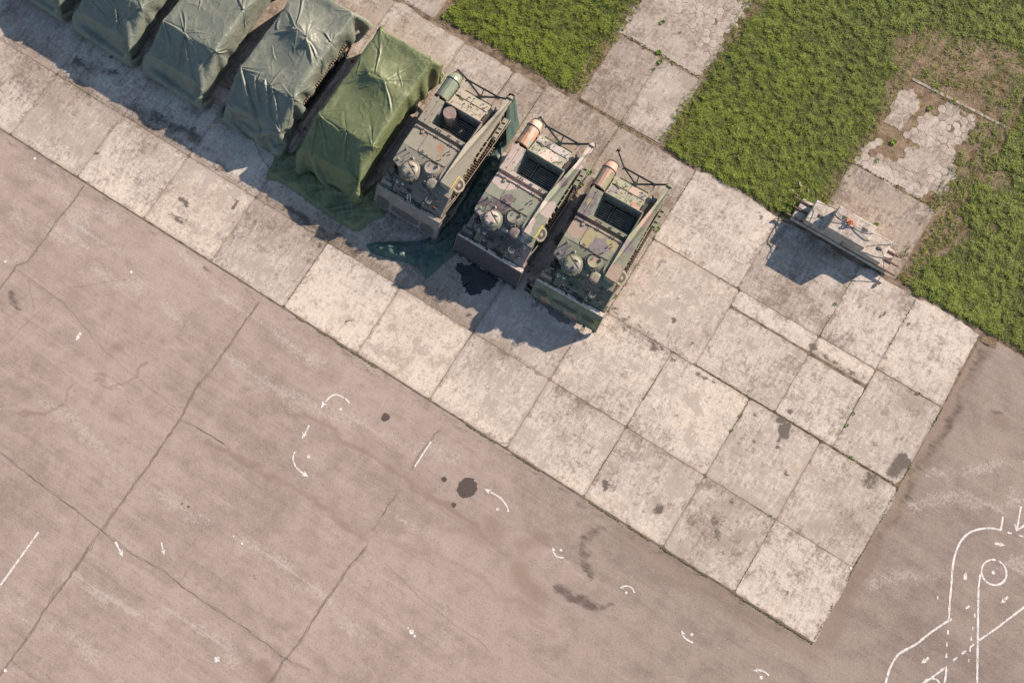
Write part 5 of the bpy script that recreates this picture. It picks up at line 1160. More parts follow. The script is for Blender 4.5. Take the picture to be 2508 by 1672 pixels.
# ================================================================= GRASS PLOTS
def plot_mask(x, y):
    """0..1 how much grass grows at a point"""
    j = (NZ.fbm(x, y, .9, 4) - .5) * .9
    def band(a, b, v, s=.28): return sstep(a - s, a + s, v + j) * (1 - sstep(b - s, b + s, v + j))
    front = sstep(16.93, 17.25, y + j * .35)
    m = np.maximum(band(-15.0, -8.45, x), band(-3.45, 3.2, x)); m = np.maximum(m, band(8.5, 80, x))
    m = np.maximum(m, band(-60, -19.6, x))
    beyond = sstep(25.7, 26.3, y + j * .5) * band(3.0, 8.9, x) * (.25 + .6 * sstep(27.2, 30, y + j))
    m = np.maximum(m * front, beyond)
    bare = np.zeros_like(x)
    for cx, cy, r in ((8.6, 20.2, .9), (9.2, 23.2, .7), (2.9, 17.3, .35), (6.6, 28.0, 1.3), (9.9, 21.3, .3), (13.4, 29.5, .7), (10.6, 25.8, .8), (3.0, 18.0, .3), (3.3, 26.6, 1.2), (9.3, 29.3, 1.0)):
        bare = np.maximum(bare, 1 - sstep(r * .4, r * 1.3, np.hypot(x - cx, y - cy) + j * .6))
    m = m * (1 - .8 * bare)
    side = (1 - sstep(.0, .55, np.minimum(np.abs(x - 8.1), np.minimum(np.abs(x + 3.7), np.minimum(np.abs(x - 3.35), np.abs(x + 8.3)))) + j * .4)) * (y > 17.1) * .38
    bz = ((x > 7.2) & (x < 11.5) & (y > 17.2) & (y < 31)) | ((x > 3.0) & (x < 9) & (y > 25.3))
    m = np.maximum(np.maximum(m, side), bz * .30 * sstep(.42, .6, NZ.fbm(x, y, 1.6, 3)))
    return m * (.55 + .6 * NZ.fbm(x + 3, y, .45, 3)).clip(.3, 1)
X, Y, F = grid_mesh(-23, 26, 16.6, 36, .14)
PM = plot_mask(X, Y)
onpath = ((X > -8.2) & (X < -3.7)) | ((X > 3.45) & (X < 8.1) & (Y < 25.4)) | ((X < -15.3) & (X > -19.4))
def offp(a, b): return np.maximum(1 - sstep(a - .5, a, X), sstep(b, b + .5, X))
off_path = offp(-8.2, -3.7) * np.maximum(offp(3.45, 8.1), sstep(25.5, 26.2, Y)) * offp(-19.4, -15.3)
Z = -.014 + .02 * PM + ((NZ.fbm(X, Y, 1.4, 4) - .5) * .07 + .012) * off_path * sstep(16.9, 17.5, Y)
def m_turf():
    n = NT('turf_soil'); g = n.attr('green'); a = n.noise(1.9, 7, .7); f = n.noise(17, 5, .75); b = n.noise(.55, 5, .65)
    soil = n.mix(n.ramp(n.add(n.mul(a, .5), n.mul(f, .5)), .38, .66), (.12, .078, .045), (.34, .24, .155))
    soil = n.mix(n.mul(n.ramp(n.noise(1.2, 7, .75), .52, .60), .85), soil, (.10, .062, .016))
    soil = n.mix(n.mul(n.ramp(n.noise(2.1, 7, .75), .54, .62), .8), soil, (.15, .135, .035))
    green = n.mix(n.ramp(n.add(n.mul(n.noise(7, 6, .75), .6), n.mul(f, .4)), .40, .60), (.014, .024, .004), (.135, .135, .035))
    c = n.mix(n.ramp(n.add(g, n.mul(n.sub(f, .5), .6)), .18, .55), soil, green)
    n.bump(n.add(f, a), .8, .05)
    return n.set(Base_Color=c, Roughness=1.0)
tag(obj_np('turf_ground', np.stack([X, Y, Z], -1).reshape(-1, 3), F, m_turf(), smooth=True, attrs={'green': PM.ravel()}), kind='structure')

def m_grass():
    n = NT('grass_blades'); g = n.attr('tint'); dry = n.attr('dry')
    c = n.mix(n.ramp(g, 0, 1), (.022, .062, .003), (.27, .35, .012))
    c = n.mix(n.mul(dry, .8), c, (.34, .28, .08))
    return n.set(Base_Color=c, Roughness=.65)
def frustum_ok(x, y, mg=40):
    q = cam.matrix_world.inverted(); M = np.array(q)
    v = M[:3, :3] @ np.stack([x, y, x * 0]) + M[:3, 3][:, None]
    px = 1254 + 2400 * v[0] / -v[2]; py = 836 - 2400 * v[1] / -v[2]
    return (px > -mg) & (px < 2508 + mg) & (py > -mg) & (py < 1672 + mg)
def grass(N, seed, name, label, x0=-15.5, x1=20, y0=16.7, y1=32.5):
    r = np.random.default_rng(seed)
    x = r.uniform(x0, x1, N); y = r.uniform(y0, y1, N)
    k = frustum_ok(x, y, 260); x = x[k]; y = y[k]
    pm = plot_mask(x, y); cl = NZ.fbm(x, y, 5.0, 3); cl2 = NZ.fbm(x + 60, y + 5, .5, 3)
    keep = r.random(len(x)) < pm * (.35 + .75 * sstep(.40, .58, NZ.fbm(x, y, 6.5, 2)) + .2 * sstep(.4, .6, cl)); x = x[keep]; y = y[keep]; pm = pm[keep]; cl = cl[keep]; cl2 = cl2[keep]
    n = len(x); B = 4
    x = np.repeat(x, B) + r.normal(0, .03, n * B); y = np.repeat(y, B) + r.normal(0, .03, n * B)
    h = np.repeat((.45 + .8 * sstep(.36, .70, cl)) * (.5 + .5 * pm), B) * r.uniform(.04, .11, n * B)
    a = r.uniform(0, 2 * PI, n * B); lean = r.uniform(.3, 1.5, n * B); w = r.uniform(.005, .011, n * B)
    dx, dy = np.cos(a), np.sin(a); px, py = -dy * w, dx * w
    z = .0 + .02 * np.repeat(pm, B)
    l1 = h * lean * .35; l2 = h * lean
    v = np.stack([np.stack([x - px, y - py, z], -1), np.stack([x + px, y + py, z], -1),
                  np.stack([x + dx * l1 + px, y + dy * l1 + py, z + h * .7], -1), np.stack([x + dx * l1 - px, y + dy * l1 - py, z + h * .7], -1),
                  np.stack([x + dx * l2, y + dy * l2, z + h * (1.05 - .3 * lean)], -1)], 1)
    i = np.arange(n * B)[:, None] * 5
    F = np.concatenate([i + [0, 1, 2, 3], i + [3, 2, 4, 4]], 0)
    # degenerate quad -> use triangles throughout
    T = np.concatenate([i + [0, 1, 2], i + [0, 2, 3], i + [3, 2, 4]], 0)
    tint = np.repeat((.0 + .45 * cl2 + .25 * sstep(.35, .7, cl) + .6 * r.random(n) ** 1.5).clip(0, 1), B) * r.uniform(.5, 1.2, n * B); dry = (np.repeat((1 - pm) * .5, B) + .15 + (r.random(n * B) < .17) * .7).clip(0, 1) * r.uniform(.4, 1, n * B)
    o = obj_np(name, v.reshape(-1, 3), T, m_grass(), attrs={'tint': np.repeat(tint, 5), 'dry': np.repeat(dry, 5)})
    return tag(o, label, 'grass', kind='stuff')
grass(620000, 1, 'grass', 'patchy green grass growing on the plots between the concrete paths')
# small purple flowers in the grass
r = np.random.default_rng(12); V = []; F = []
for cx, cy in ((-10.9, 18.2), (-9.2, 18.0), (-12.4, 20.6), (-10.6, 19.7), (-8.8, 19.0), (-9.3, 17.6), (-2.0, 21.5), (-2.4, 24.2), (-1.2, 22.4), (-.4, 20.6), (-1.6, 25.2), (-.6, 21.6), (-2.9, 25.9), (-.3, 19.4)):
    for q in range(int(r.integers(12, 30))):
        x, y = cx + r.normal(0, .16), cy + r.normal(0, .16); z = r.uniform(.06, .11); k = len(V); s = .011
        V += [(x - s, y, z), (x, y - s, z), (x + s, y, z + .01), (x, y + s, z)]; F.append((k, k + 1, k + 2, k + 3))
tag(obj_np('flowers', V, F, simple('purple_petals', (.36, .10, .22), .8, var=.1)), 'tiny purple flowers scattered in the grass', 'flowers', kind='stuff')
# weeds in the joints: each a small plant of its own
M_WEED = simple('weed_leaf', (.16, .27, .02), 1.0, var=.15, scale=30)
def weed(x, y, s, sd, label, tall=False):
    s *= .8; r = random.Random(sd); m = MB()
    for q in range(int(26 + 260 * s * s * 2)):
        a = r.random() * 2 * PI; rad = s * .5 * r.random() ** .6; bx, by = x * 0 + rad * .5 * math.cos(a), rad * .5 * math.sin(a)
        L = min(s, .2) * r.uniform(.2, .5); w = L * .25; dx, dy = math.cos(a), math.sin(a); px, py = -dy * w, dx * w; z = .005 + r.random() * s * .12; zt = z + L * r.uniform(.15, .6)
        m.add([(bx, by, z), (bx + dx * L * .5 + px, by + dy * L * .5 + py, (z + zt) / 2 + .01), (bx + dx * L, by + dy * L, zt), (bx + dx * L * .5 - px, by + dy * L * .5 - py, (z + zt) / 2 + .01)], [(0, 1, 2, 3)])
    o = m.build('weed', M_WEED, recalc=False); o.location = (x, y, 0)
    return tag(o, label, 'weed', 'green weeds rooted in the joints of the concrete')
WL = [(-2.02, 13.66, .26, 'bright round weed in the joint right of the last vehicle, beside its bay'), (-2.05, 10.21, .22, 'weed tuft in the joint beside the front track of the last vehicle'),
      (4.89, 8.65, .17, 'weed left of the oily stain, upper of two in that joint'), (4.88, 7.94, .14, 'weed left of the oily stain, lower of two in that joint'),
      (8.73, 11.16, .16, 'weed in the joint at the right side of the palest slab, upper of two'), (8.73, 10.59, .17, 'weed in the joint at the right side of the palest slab, lower of two'),
      (9.5, 9.56, .15, 'weed in the mossy long joint near the right end of the apron'), (7.91, 5.77, .12, 'tiny weed in the long joint second from the asphalt'),
      (11.72, 10.42, .13, 'weed on the right edge of the apron beside the mud strip'), (-6.11, 20.66, .36, 'largest weed clump where the hexagonal paving begins'),
      (-5.82, 20.3, .26, 'weed clump just below the largest one on the middle path'), (-5.88, 19.85, .15, 'small weed on the faint centre joint of the middle path'),
      (-6.75, 20.53, .16, 'small weed at the left end of the paving boundary on the middle path'), (-5.28, 20.55, .16, 'small weed right of the largest clump on the middle path'),
      (-6.69, 21.97, .3, 'grey-green weed clump on the pale mortar of the middle path'), (-5.77, 21.99, .14, 'single small weed among the hexagonal pavers of the middle path'),
      (-5.79, 14.31, .28, 'weed beside the tracks of the camouflaged vehicle in the middle, upper one'), (-5.77, 13.65, .22, 'weed beside the tracks of the camouflaged vehicle in the middle, lower one'),
      (5.7, 18.72, .24, 'weed growing against the far side of the concrete blocks'), (5.91, 14.79, .17, 'weed with a yellow flower in the joint below the block shadow'),
      (10.58, 13.28, .16, 'weed in the joint under the grass corner at the right'), (4.6, 22.4, .3, 'weed patch among the mossy hexagonal pavers'), (5.2, 24.6, .28, 'weed patch at the kerb end of the hexagonal paving'), (4.4, 21.3, .2, 'weed at the near left corner of the hexagonal paving')]
for i, (x, y, s, l) in enumerate(WL): weed(x, y, s, i, l)

# ================================================================= PAINT ON THE ASPHALT
def m_mark():
    n = NT('white_road_paint'); f = n.noise(34, 4, .7); g = n.noise(6, 5, .7)
    n.alpha_cut(n.ramp(n.add(n.add(n.mul(f, .7), n.mul(n.noise(12, 4, .7), .4)), n.mul(g, .45)), .60, .74)); c = n.mix(n.ramp(g, .3, .7), (.52, .47, .43), (.74, .69, .64)); return n.set(Base_Color=c, Roughness=.85)
M_MARK = m_mark()
def line(m, pts, w, z=-.0068, seed=0):
    r = random.Random(seed + len(m.v)); P = []; zo = (len(m.v) % 97) * 1e-5
    for (ax, ay), (bx, by) in zip(pts[:-1], pts[1:]):
        n = max(1, int(math.hypot(bx - ax, by - ay) / .1))
        for i in range(n): P.append((ax + (bx - ax) * i / n, ay + (by - ay) * i / n))
    P.append(pts[-1]); V = []; F = []
    for i, (x, y) in enumerate(P):
        a = P[max(0, i - 1)]; b = P[min(len(P) - 1, i + 1)]; dx, dy = b[0] - a[0], b[1] - a[1]; L = math.hypot(dx, dy) + 1e-6; ww = w * r.uniform(.65, 1.2) / 2
        V += [(x - dy / L * ww, y + dx / L * ww, z + zo), (x + dy / L * ww, y - dx / L * ww, z + zo)]
        if i: k = 2 * i; F.append((k - 2, k - 1, k + 1, k))
    m.add(V, F)
def smooth_pts(P, n=5):
    out = []
    for i in range(len(P) - 1):
        p0 = P[max(0, i - 1)]; p1 = P[i]; p2 = P[i + 1]; p3 = P[min(len(P) - 1, i + 2)]
        for q in range(n):
            t = q / n; out.append(tuple(.5 * ((2 * p1[c]) + (-p0[c] + p2[c]) * t + (2 * p0[c] - 5 * p1[c] + 4 * p2[c] - p3[c]) * t * t + (-p0[c] + 3 * p1[c] - 3 * p2[c] + p3[c]) * t ** 3) for c in (0, 1)))
    return out + [P[-1]]
def head(m, tip, frm, s):
    dx, dy = tip[0] - frm[0], tip[1] - frm[1]; L = math.hypot(dx, dy); dx /= L; dy /= L
    bx, by = tip[0] - dx * s, tip[1] - dy * s
    m.add([(tip[0], tip[1], -.0058), (bx - dy * s * .42, by + dx * s * .42, -.0058), (bx + dx * s * .25, by + dy * s * .25, -.0058), (bx + dy * s * .42, by - dx * s * .42, -.0058)], [(0, 1, 2), (0, 2, 3)])
def dot(m, c, r, z=-.0053): m.add([(c[0], c[1], z)] + [(c[0] + r * math.cos(k * PI / 6), c[1] + r * math.sin(k * PI / 6), z) for k in range(12)], [(0, 1 + k, 1 + (k + 1) % 12) for k in range(12)])
def mark(label, lines=(), heads=(), dots=(), w=.05, name='road_marking', z=0):
    m = MB()
    for P in lines: line(m, P, w * 1.3)
    for t, f, s in heads: head(m, t, f, s)
    for c, r in dots: dot(m, c, r)
    cx = sum(v[0] for v in m.v) / len(m.v); cy = sum(v[1] for v in m.v) / len(m.v); m.v = [(a - cx, b - cy, c) for a, b, c in m.v]
    o = m.build(name, M_MARK, recalc=False); o.location = (cx, cy, z); return tag(o, label, 'road marking', 'white markings painted on the asphalt')
A = smooth_pts([(-8.94, .55), (-9.25, .61), (-9.61, .55), (-9.76, .37), (-9.84, .07)])
mark('white arch-shaped arrow with a ring dot, nearest below the slabs', [A], [((-9.84, -.25), (-9.84, .1), .3)], [((-9.12, .14), .06)])
mark('short straight arrow between the two curved arrows, pointing down left', [[(-9.85, -1.09), (-9.80, -1.5)]], [((-9.79, -1.72), (-9.84, -1.2), .28)])
mark('curved arrow bending down right beside a filled dot', [smooth_pts([(-9.73, -2.3), (-9.65, -2.55), (-9.43, -2.74), (-9.15, -2.83), (-8.9, -2.84)])], [((-8.68, -2.84), (-9.1, -2.84), .28)], [((-9.15, -2.17), .07)])
mark('curved arrow right of the big dark oval stain, dot under it', [smooth_pts([(-1.07, .32), (-1.24, .47), (-1.65, .61), (-2.1, .59)])], [((-2.38, .57), (-2.0, .59), .28)], [((-1.49, .16), .06)])
mark('worn white dash at the top of a crack near the slabs', [[(-5.25, 1.01), (-5.25, -.2)]], w=.055)
mark('small worn curl and dot left of the double black smear', [smooth_pts([(1.76, -.04), (1.51, -.14), (1.34, -.08), (1.24, .0)])], [((1.16, .08), (1.34, -.06), .18)], [((1.51, .16), .055)], w=.04)
mark('small curl with a ring dot right of the black smears', [smooth_pts([(4.84, .31), (4.66, .41), (4.46, .38), (4.33, .26)])], [((4.24, .15), (4.42, .34), .17)], [((4.56, .14), .055)], w=.04)
mark('small curved arrow and dot, third from the lower right corner of the apron', [smooth_pts([(7.75, -.09), (7.54, -.12), (7.35, -.1), (7.25, -.04)])], [((7.12, .08), (7.34, -.1), .2)], [((7.55, .15), .06)], w=.045)
mark('small curved arrow and dot by the bottom edge of the picture', [smooth_pts([(10.85, .42), (10.68, .45), (10.49, .42), (10.4, .37)])], [((10.24, .26), (10.5, .42), .2)], [((10.63, .2), .07)], w=.05)
mark('larger of two short straight arrows at the lower left', [[(-13.81, -9.13), (-13.4, -9.33)]], [((-13.2, -9.44), (-13.8, -9.13), .26)], w=.06)
mark('smaller of two short straight arrows at the lower left', [[(-12.22, -8.15), (-12.0, -8.35)]], [((-11.83, -8.5), (-12.2, -8.16), .22)], w=.045)
mark('long white bar running off the left edge of the picture', [[(-16.68, -10.49), (-16.70, -13.05)]], w=.06)
mark('small white cross painted near the bottom left', [[(-7.82, -10.62), (-7.58, -10.62)], [(-7.7, -10.5), (-7.7, -10.74)]], w=.07)
mark('short thick white arrow at the far left of the asphalt', [[(-20.20, -3.0), (-20.18, -3.22)]], [((-20.16, -3.4), (-20.2, -3.0), .22)], w=.09)
mark('lone white dot beside the apron edge at the upper left', dots=[((-26.58, 2.12), .065)])
mark('lone white dot on the open asphalt left of centre', dots=[((-19.95, .26), .065)])
mark('tiny white dot at the left edge of the picture', dots=[((-24.81, -2.24), .06)])
mark('white dot on the crack in the bottom left corner', dots=[((-14.52, -15.43), .07)])
mark('white dot painted on the concrete at the right edge of the apron', dots=[((11.58, 5.7), .055)], z=.02)
mark('pale splash of paint at the bottom centre left', dots=[((-1.8, -5.65), .1), ((-1.62, -5.72), .05), ((-2.0, -5.6), .03)])
mark('two pale spots on the asphalt left of the lower crack', dots=[((-9.9, -6.4), .035), ((-9.45, -6.45), .045)])
RT = 'training course lines painted at the lower right'
def rmark(*a, **k): o = mark(*a, **k); o['group'] = RT
rmark('long white line curving over the top and down the left side of the course', [smooth_pts([(15.91, 10.17), (15.53, 10.02), (15.14, 9.72), (14.88, 9.37), (14.77, 8.96), (14.8, 8.42), (14.98, 7.8), (15.25, 7.19), (15.46, 6.65), (15.76, 6.01)]), [(15.73, 10.69), (15.91, 10.17)]], w=.062)
rmark('white line slanting from the long line and curving down to the bottom edge', [smooth_pts([(15.83, 6.09), (15.4, 5.24), (15.12, 4.54), (14.84, 4.06), (14.69, 3.73), (14.67, 3.25), (14.73, 2.85), (14.85, 2.4)])], w=.062)
rmark('straight white line dropping from the circle to the bottom edge', [[(15.99, 8.21), (16.19, 7.67), (17.02, 5.99), (18.0, 4.0)]], w=.058)
rmark('straight white line rising to the right edge of the picture', [[(17.1, 5.94), (17.47, 6.71), (18.4, 8.9)]], w=.058)
rmark('white circle painted with a dot in its centre', [[(16.42 + .49 * math.cos(a * PI / 14 + 1.9), 8.56 + .49 * math.sin(a * PI / 14 + 1.9)) for a in range(28)]], dots=[((16.4, 8.54), .07)], w=.055)
rmark('thick short arrow pointing right above the circle', [[(15.93, 9.58), (16.15, 9.67)]], [((16.32, 9.73), (15.93, 9.58), .22)], w=.07)
rmark('short arrow pointing down left, under the circle', [[(17.31, 8.0), (17.24, 7.84)]], [((17.17, 7.63), (17.31, 8.0), .22)], w=.07)
rmark('short arrow inside the lower left lane of the course', [[(15.76, 4.32), (15.68, 4.14)]], [((15.6, 3.96), (15.76, 4.32), .22)], w=.07)
rmark('blurred upward arrow inside the left lane', [[(15.58, 7.7), (15.54, 7.85)]], [((15.48, 8.0), (15.58, 7.7), .2)], w=.09)
rmark('arrow coming down at the top right corner of the course', [[(16.16, 11.43), (16.44, 10.52)], [(16.28, 10.68), (16.44, 10.49), (16.62, 10.85)]], w=.055)
rmark('dashed line continuing the long left line downwards', [[(15.91, 5.64), (15.98, 5.49)], [(16.09, 5.21), (16.15, 5.06)], [(16.26, 4.83), (16.33, 4.68)]], w=.05)
rmark('dashed line running beside the straight line under the circle', [[(16.5, 6.76), (16.57, 6.61)], [(16.67, 6.27), (16.72, 6.15)], [(16.78, 5.92), (16.85, 5.77)], [(16.93, 5.53), (17.0, 5.38)], [(17.09, 5.1), (17.13, 5.0)]], w=.045)
rmark('dashes slanting left from the foot of the rising line', [[(17.0, 5.71), (16.92, 5.5)], [(16.85, 5.32), (16.77, 5.12)], [(16.69, 4.92), (16.6, 4.72)]], w=.05)
rmark('two loose dashes between the long line and the straight line', [[(16.2, 6.9), (16.12, 6.73)], [(14.98, 6.57), (15.02, 6.46)]], w=.05)
rmark('dashes joining the top of the course to the right edge', [[(16.17, 10.23), (16.33, 10.28)], [(16.59, 10.36), (16.77, 10.42)], [(17.0, 10.5), (17.2, 10.56)]], w=.05)
rmark('white wedge with an arc inside it at the bottom edge', [[(15.95, 3.2), (16.17, 3.66), (16.49, 4.39), (16.61, 4.1), (16.78, 3.6)], smooth_pts([(16.01, 3.36), (16.07, 3.54), (16.25, 3.71), (16.44, 3.75), (16.6, 3.65)])], w=.055)

# ================================================================= OIL AND WET STAINS with a hard edge
def blot(name, poly, mat, z, step=.02, n=5, jag=.05):
    P = smooth_pts(poly + [poly[0]], n)[:-1]; Q = []
    for i, (x, y) in enumerate(P):
        Q.append((x + (NZ(x * 9, y * 9) - .5 + .6 * (NZ(x * 25, y * 25) - .5)) * jag, y + (NZ(y * 9 + 5, x * 9) - .5 + .6 * (NZ(y * 25, x * 25 + 3) - .5)) * jag, z))
    cx = sum(p[0] for p in Q) / len(Q); cy = sum(p[1] for p in Q) / len(Q)
    V = [(cx, cy, z)] + Q; F = [(0, 1 + i, 1 + (i + 1) % len(Q)) for i in range(len(Q))]
    return tag(obj_np(name, V, F, mat), kind='structure')
M_OIL = simple('oil_soaked_asphalt', (.095, .068, .055), .85, var=.2, scale=30, col2=(.055, .040, .034), bump=.4)
M_WET = simple('wet_oil_on_concrete', (.022, .018, .018), .35, var=.25, scale=14, col2=(.035, .03, .028))
ov = [(-2.98 + .43 * math.cos(a), .23 + .36 * math.sin(a)) for a in np.linspace(0, 2 * PI, 12)[:-1]]
ov = [(-2.98 + (x + 2.98) * .75 + (y - .23) * .55, .23 + (y - .23) * 1.0 - (x + 2.98) * .55) for x, y in ov]
blot('oil_stain', ov, M_OIL, -.0074, jag=.09)
for cx, cy, r_ in ((-7.38, .86, .16), (-3.96, .01, .11), (-3.08, -.65, .10), (-12.43, -6.45, .04), (-12.12, -6.43, .04)):
    blot('oil_stain', [(cx + r_ * math.cos(a) * (1 + .2 * math.sin(3 * a)), cy + r_ * math.sin(a)) for a in np.linspace(0, 2 * PI, 9)[:-1]], M_OIL, -.0074, jag=.06)
blot('wet_patch', [(-8.43, 7.92), (-7.92, 8.17), (-7.26, 8.4), (-6.65, 8.4), (-6.57, 7.91), (-6.7, 7.62), (-7.11, 7.11), (-7.48, 7.05), (-7.73, 7.33), (-8.22, 7.7)], M_WET, .005, jag=.2, n=9)
blot('wet_patch', [(-5.5, 8.7), (-4.6, 8.75), (-3.6, 8.6), (-3.0, 8.2), (-3.6, 8.05), (-4.4, 8.3), (-5.2, 8.35)], simple('damp_grime', (.12, .095, .085), .7, var=.2, scale=16, col2=(.2, .16, .14)), .005, jag=.2)

# ================================================================= CONCRETE BALLAST PILE
M_BLK = m_concrete('block_concrete')
def block(x0, x1, y0, y1, z0, z1, label, seed, holes=()):
    m = MB(); m.box(-(x1 - x0) / 2, (x1 - x0) / 2, -(y1 - y0) / 2, (y1 - y0) / 2, 0, z1 - z0, 0, .022)
    o = m.build('concrete_block', M_BLK)
    o.location = ((x0 + x1) / 2, (y0 + y1) / 2, z0); me = o.data
    for nme, v in (('tone', .35), ('dark', 0.), ('edge', 1.0), ('sort', seed * .17)):
        at = me.attributes.new(nme, 'FLOAT', 'POINT'); at.data.foreach_set('value', np.full(len(me.vertices), v, np.float32))
    tag(o, label, 'concrete block', 'concrete ballast blocks stacked beside the grass')
    for hx, hy in holes:
        h = MB(); h.tube([(hx - .1, hy, z1 - z0 - .005), (hx - .06, hy, z1 - z0 + .04), (hx + .06, hy, z1 - z0 + .04), (hx + .1, hy, z1 - z0 - .005)], .014, 6); h.box(hx - .13, hx + .13, hy - .07, hy + .07, z1 - z0 - .01, z1 - z0 + .004, 1)
        h.build('lifting_eye', [M_STEEL, simple('recess_dark', (.10, .085, .075), .9, var=.2)], o)  # flat dark plate drawn for the recess below the eye
    return o
block(2.50, 6.98, 17.0, 17.46, 0, .25, 'long bottom block on the near side of the pile', 1)
block(2.52, 6.96, 17.56, 18.03, 0, .25, 'long bottom block on the far side of the pile', 2)
block(3.02, 4.79, 17.03, 18.08, .30, .70, 'left block of the middle layer, with a lifting eye', 3, [(-.42, -.05)])
block(4.82, 6.55, 17.04, 18.11, .30, .695, 'right block of the middle layer, under the cable loop', 4, [(.52, -.02)])
block(3.90, 5.62, 17.03, 18.12, .70, 1.20, 'single top block with orange rings lying on it', 5, [(-.42, .18), (.5, .16)])
M_RUST = simple('rusty_rail', (.12, .065, .045), .8, var=.2, scale=12, col2=(.20, .10, .055))
for i, (xa, xb, y, l) in enumerate(((2.24, 7.38, 17.07, 'rusty rail nearest the camera, sticking out under the middle blocks'), (2.31, 7.32, 17.49, 'middle one of the three rusty rails under the blocks'), (2.18, 7.15, 17.88, 'rusty rail on the grass side of the pile'))):
    m = MB(); L = (xb - xa) / 2; m.box(-L, L, -.045, .045, 0, .008, 0, .002); m.box(-L, L, -.008, .008, .0085, .038, 0, .002); m.box(-L, L, -.03, .03, .0385, .048, 0, .002)
    o = m.build('steel_rail', M_RUST); o.location = ((xa + xb) / 2, y, .2505); tag(o, l, 'rail', 'rusty rails under the ballast blocks')
def cable(P, r, label):
    m = MB(); c = Vector(P[0]); Q = []
    for i in range(len(P) - 1):
        p0, p1, p2, p3 = [Vector(P[max(0, min(len(P) - 1, j))]) for j in (i - 1, i, i + 1, i + 2)]
        for q in range(6):
            t = q / 6; Q.append(.5 * ((2 * p1) + (-p0 + p2) * t + (2 * p0 - 5 * p1 + 4 * p2 - p3) * t * t + (-p0 + 3 * p1 - 3 * p2 + p3) * t ** 3) - c)
    Q.append(Vector(P[-1]) - c); m.tube(Q, r, 6); o = m.build('steel_cable', M_CAB, smooth=True); o.location = c
    return tag(o, label, 'cable', 'steel lifting cables on the ballast pile')
M_CAB = simple('galvanised_cable', (.19, .19, .19), .5, var=.15, scale=30)
cable([(4.50, 17.66, 1.235), (4.13, 17.72, 1.26), (3.85, 17.86, 1.24), (3.44, 17.93, .95), (3.01, 17.90, .76), (2.48, 17.84, .40), (2.40, 17.9, .33)], .014, 'lifting cable from the rings to the far left corner of the pile')
cable([(4.48, 17.60, 1.235), (4.24, 17.47, 1.24), (3.88, 17.38, 1.22), (3.51, 17.32, .95), (3.04, 17.10, .76), (2.60, 16.85, .42), (2.35, 16.82, .2), (2.12, 16.62, .06)], .014, 'lifting cable from the rings to the near left corner of the pile')
cable([(4.80, 17.62, 1.235), (5.23, 17.67, 1.25), (5.60, 17.77, 1.22), (6.1, 17.95, .95), (6.55, 18.0, .72), (6.83, 17.92, .50), (7.06, 17.86, .33)], .014, 'lifting cable from the rings to the far right corner of the pile')
cable([(4.78, 17.58, 1.235), (5.19, 17.50, 1.26), (5.61, 17.43, 1.22), (5.95, 17.62, 1.0), (6.35, 17.45, .85), (6.66, 17.2, .60), (6.85, 16.93, .32), (6.95, 16.6, .05)], .016, 'slack lifting cable looping down to the near right corner of the pile')
M_ORG = simple('orange_ring', (.62, .17, .06), .6, var=.12, scale=14)
rg = empty('lifting_rings', (4.63, 17.65, 1.21), 0, 'cluster of orange shackle rings on the top block', 'rings')
for i, (x, y, z, R, ax) in enumerate(((-.10, .06, .05, .10, (.2, .1, 1)), (-.04, .02, .10, .10, (-.3, .5, .8)), (.07, -.03, .07, .095, (.3, -.3, 1)), (.0, .03, .14, .08, (.6, .1, .6)))):
    m = MB(); a = Vector(ax).normalized(); u = a.cross(Vector((0, 1, 0))).normalized(); w_ = a.cross(u)
    m.tube([Vector((x, y, z)) + (u * math.cos(k * PI / 10) * R * 1.25 + w_ * math.sin(k * PI / 10) * R * .8) for k in range(21)], .017, 8); m.build('ring', M_ORG, rg, smooth=True)
for i, (x, y, a, l) in enumerate(((2.02, 16.66, .9, 'loose shackle by the near left corner of the pile'), (6.98, 16.45, 1.3, 'hanging hook by the near right corner of the pile'), (7.12, 17.85, .3, 'shackle at the far right corner of the pile'))):
    m = MB(); m.tube([(-.09, 0, .05), (-.05, .06, .06), (.05, .06, .06), (.09, 0, .06), (.14, -.02, .07)], .022, 7); m.box(-.12, -.05, -.04, .04, .02, .09)
    o = m.build('shackle', M_RUST, smooth=True); o.location = (x, y, .0 if i < 2 else .3); o.rotation_euler = (0, 0, a); tag(o, l, 'shackle', 'shackles at the corners of the ballast pile')
m = MB(); rr = random.Random(8)
rubs = []
for i in range(7):
    m = MB(); s = rr.uniform(.05, .13); pts = [Vector((rr.gauss(0, 1), rr.gauss(0, 1), rr.gauss(0, 1))).normalized() * s * rr.uniform(.7, 1.1) for _ in range(14)]
    bm = bmesh.new(); [bm.verts.new(p) for p in pts]; bmesh.ops.convex_hull(bm, input=bm.verts); me = bpy.data.meshes.new('rubble_stone'); bm.to_mesh(me); bm.free(); me.materials.append(simple('brick_rubble', (.30, .20, .15), .9) if i == 0 else rubs[0].data.materials[0])
    o = bpy.data.objects.new('rubble_stone', me); COL.objects.link(o); o.location = (2.05 + rr.uniform(-.1, .5), 18.15 + rr.uniform(-.1, .45), .05); rubs.append(o)
    tag(o, 'small piece of rubble in the grass at the left end of the block pile', 'rubble', 'rubble at the left end of the block pile')

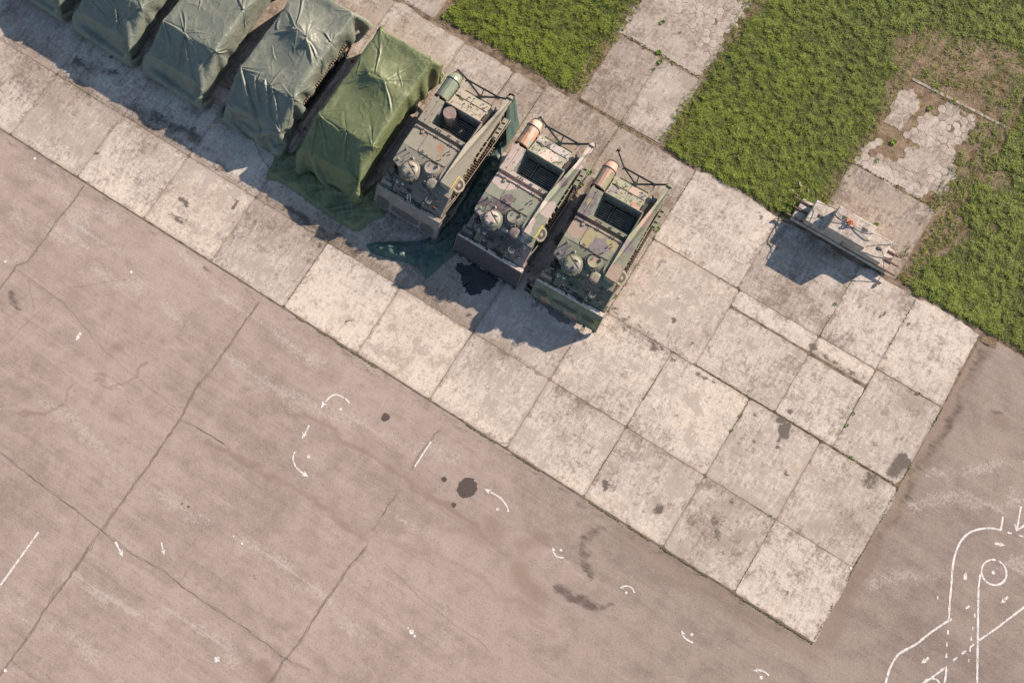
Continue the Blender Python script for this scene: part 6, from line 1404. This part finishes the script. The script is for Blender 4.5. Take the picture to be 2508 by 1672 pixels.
# ================================================================= LOOSE DARK TARPAULIN between two vehicles
POLY = [(-12.19, 6.52), (-11.9, 6.85), (-11.33, 7.25), (-10.64, 7.68), (-10.30, 7.95), (-10.0, 8.3), (-9.84, 8.8), (-9.72, 9.36), (-9.76, 10.6), (-9.88, 11.6), (-9.90, 12.8), (-9.96, 13.7), (-9.86, 14.2), (-9.45, 14.1),
        (-9.42, 13.2), (-9.15, 12.3), (-9.0, 11.6), (-8.85, 10.5), (-8.80, 9.6), (-8.75, 8.6), (-8.66, 8.25), (-8.86, 7.55), (-9.16, 6.55), (-9.72, 6.84), (-10.14, 6.80), (-11.21, 6.42), (-11.8, 6.35)]
Vg, Fg = crumpled(POLY, 4)
# hanging part thrown over the boom tip
nu, nv = 26, 30; V2 = []
top = [(-10.28, 14.70, 1.60), (-10.22, 14.98, 1.60), (-10.02, 15.0, 1.60), (-9.93, 14.80, 1.52), (-9.97, 14.45, 1.58)]
bot = [(-10.0, 13.95, .06), (-9.82, 14.55, .06), (-9.50, 14.55, .08), (-9.38, 14.1, .10), (-9.44, 13.4, .12)]
def sm(P, t):
    x = t * (len(P) - 1); i = min(int(x), len(P) - 2); f = x - i; return [P[i][c] * (1 - f) + P[i + 1][c] * f for c in range(3)]
for i in range(nu + 1):
    a = sm(top, i / nu); b = sm(bot, i / nu)
    for j in range(nv + 1):
        t = j / nv; e = t ** 1.5; pl = .05 * math.sin(i * 1.9) * math.sin(PI * min(1, t * .9 + .1)) + .02 * math.sin(i * 3.3 + t * 4)
        V2.append((a[0] + (b[0] - a[0]) * (t * .35 + e * .65) + pl, a[1] + (b[1] - a[1]) * (t * .5 + e * .5) + pl * .6, a[2] + (b[2] - a[2]) * t))
ii = np.arange((nu + 1) * (nv + 1)).reshape(nu + 1, nv + 1) + len(Vg)
F2 = np.stack([ii[:-1, :-1], ii[1:, :-1], ii[1:, 1:], ii[:-1, 1:]], -1).reshape(-1, 4)
o = obj_np('tarpaulin', np.concatenate([Vg, V2]), np.concatenate([Fg, F2]), M_TD, smooth=True)
tag(o, 'crumpled dark green tarpaulin fallen between two vehicles, one end hooked on a boom tip', 'tarpaulin')
# vehicle whose right track shows below its cover
cv = empty('tracked_vehicle', (-19.05, OY, 0), 0, 'vehicle hidden under a grey-green tarpaulin, its right track showing', 'armoured vehicle')
m = MB(); m.side([(.75, .50), (1.1, .42), (5.0, .42), (5.42, .70), (5.42, 1.80), (1.42, 1.80), (.2, 1.0)], -.96, .96); m.box(-1.30, 1.30, 1.45, 5.42, .96, 1.84); m.build('hull', M_V1, cv)
track(cv, 1); track(cv, -1)
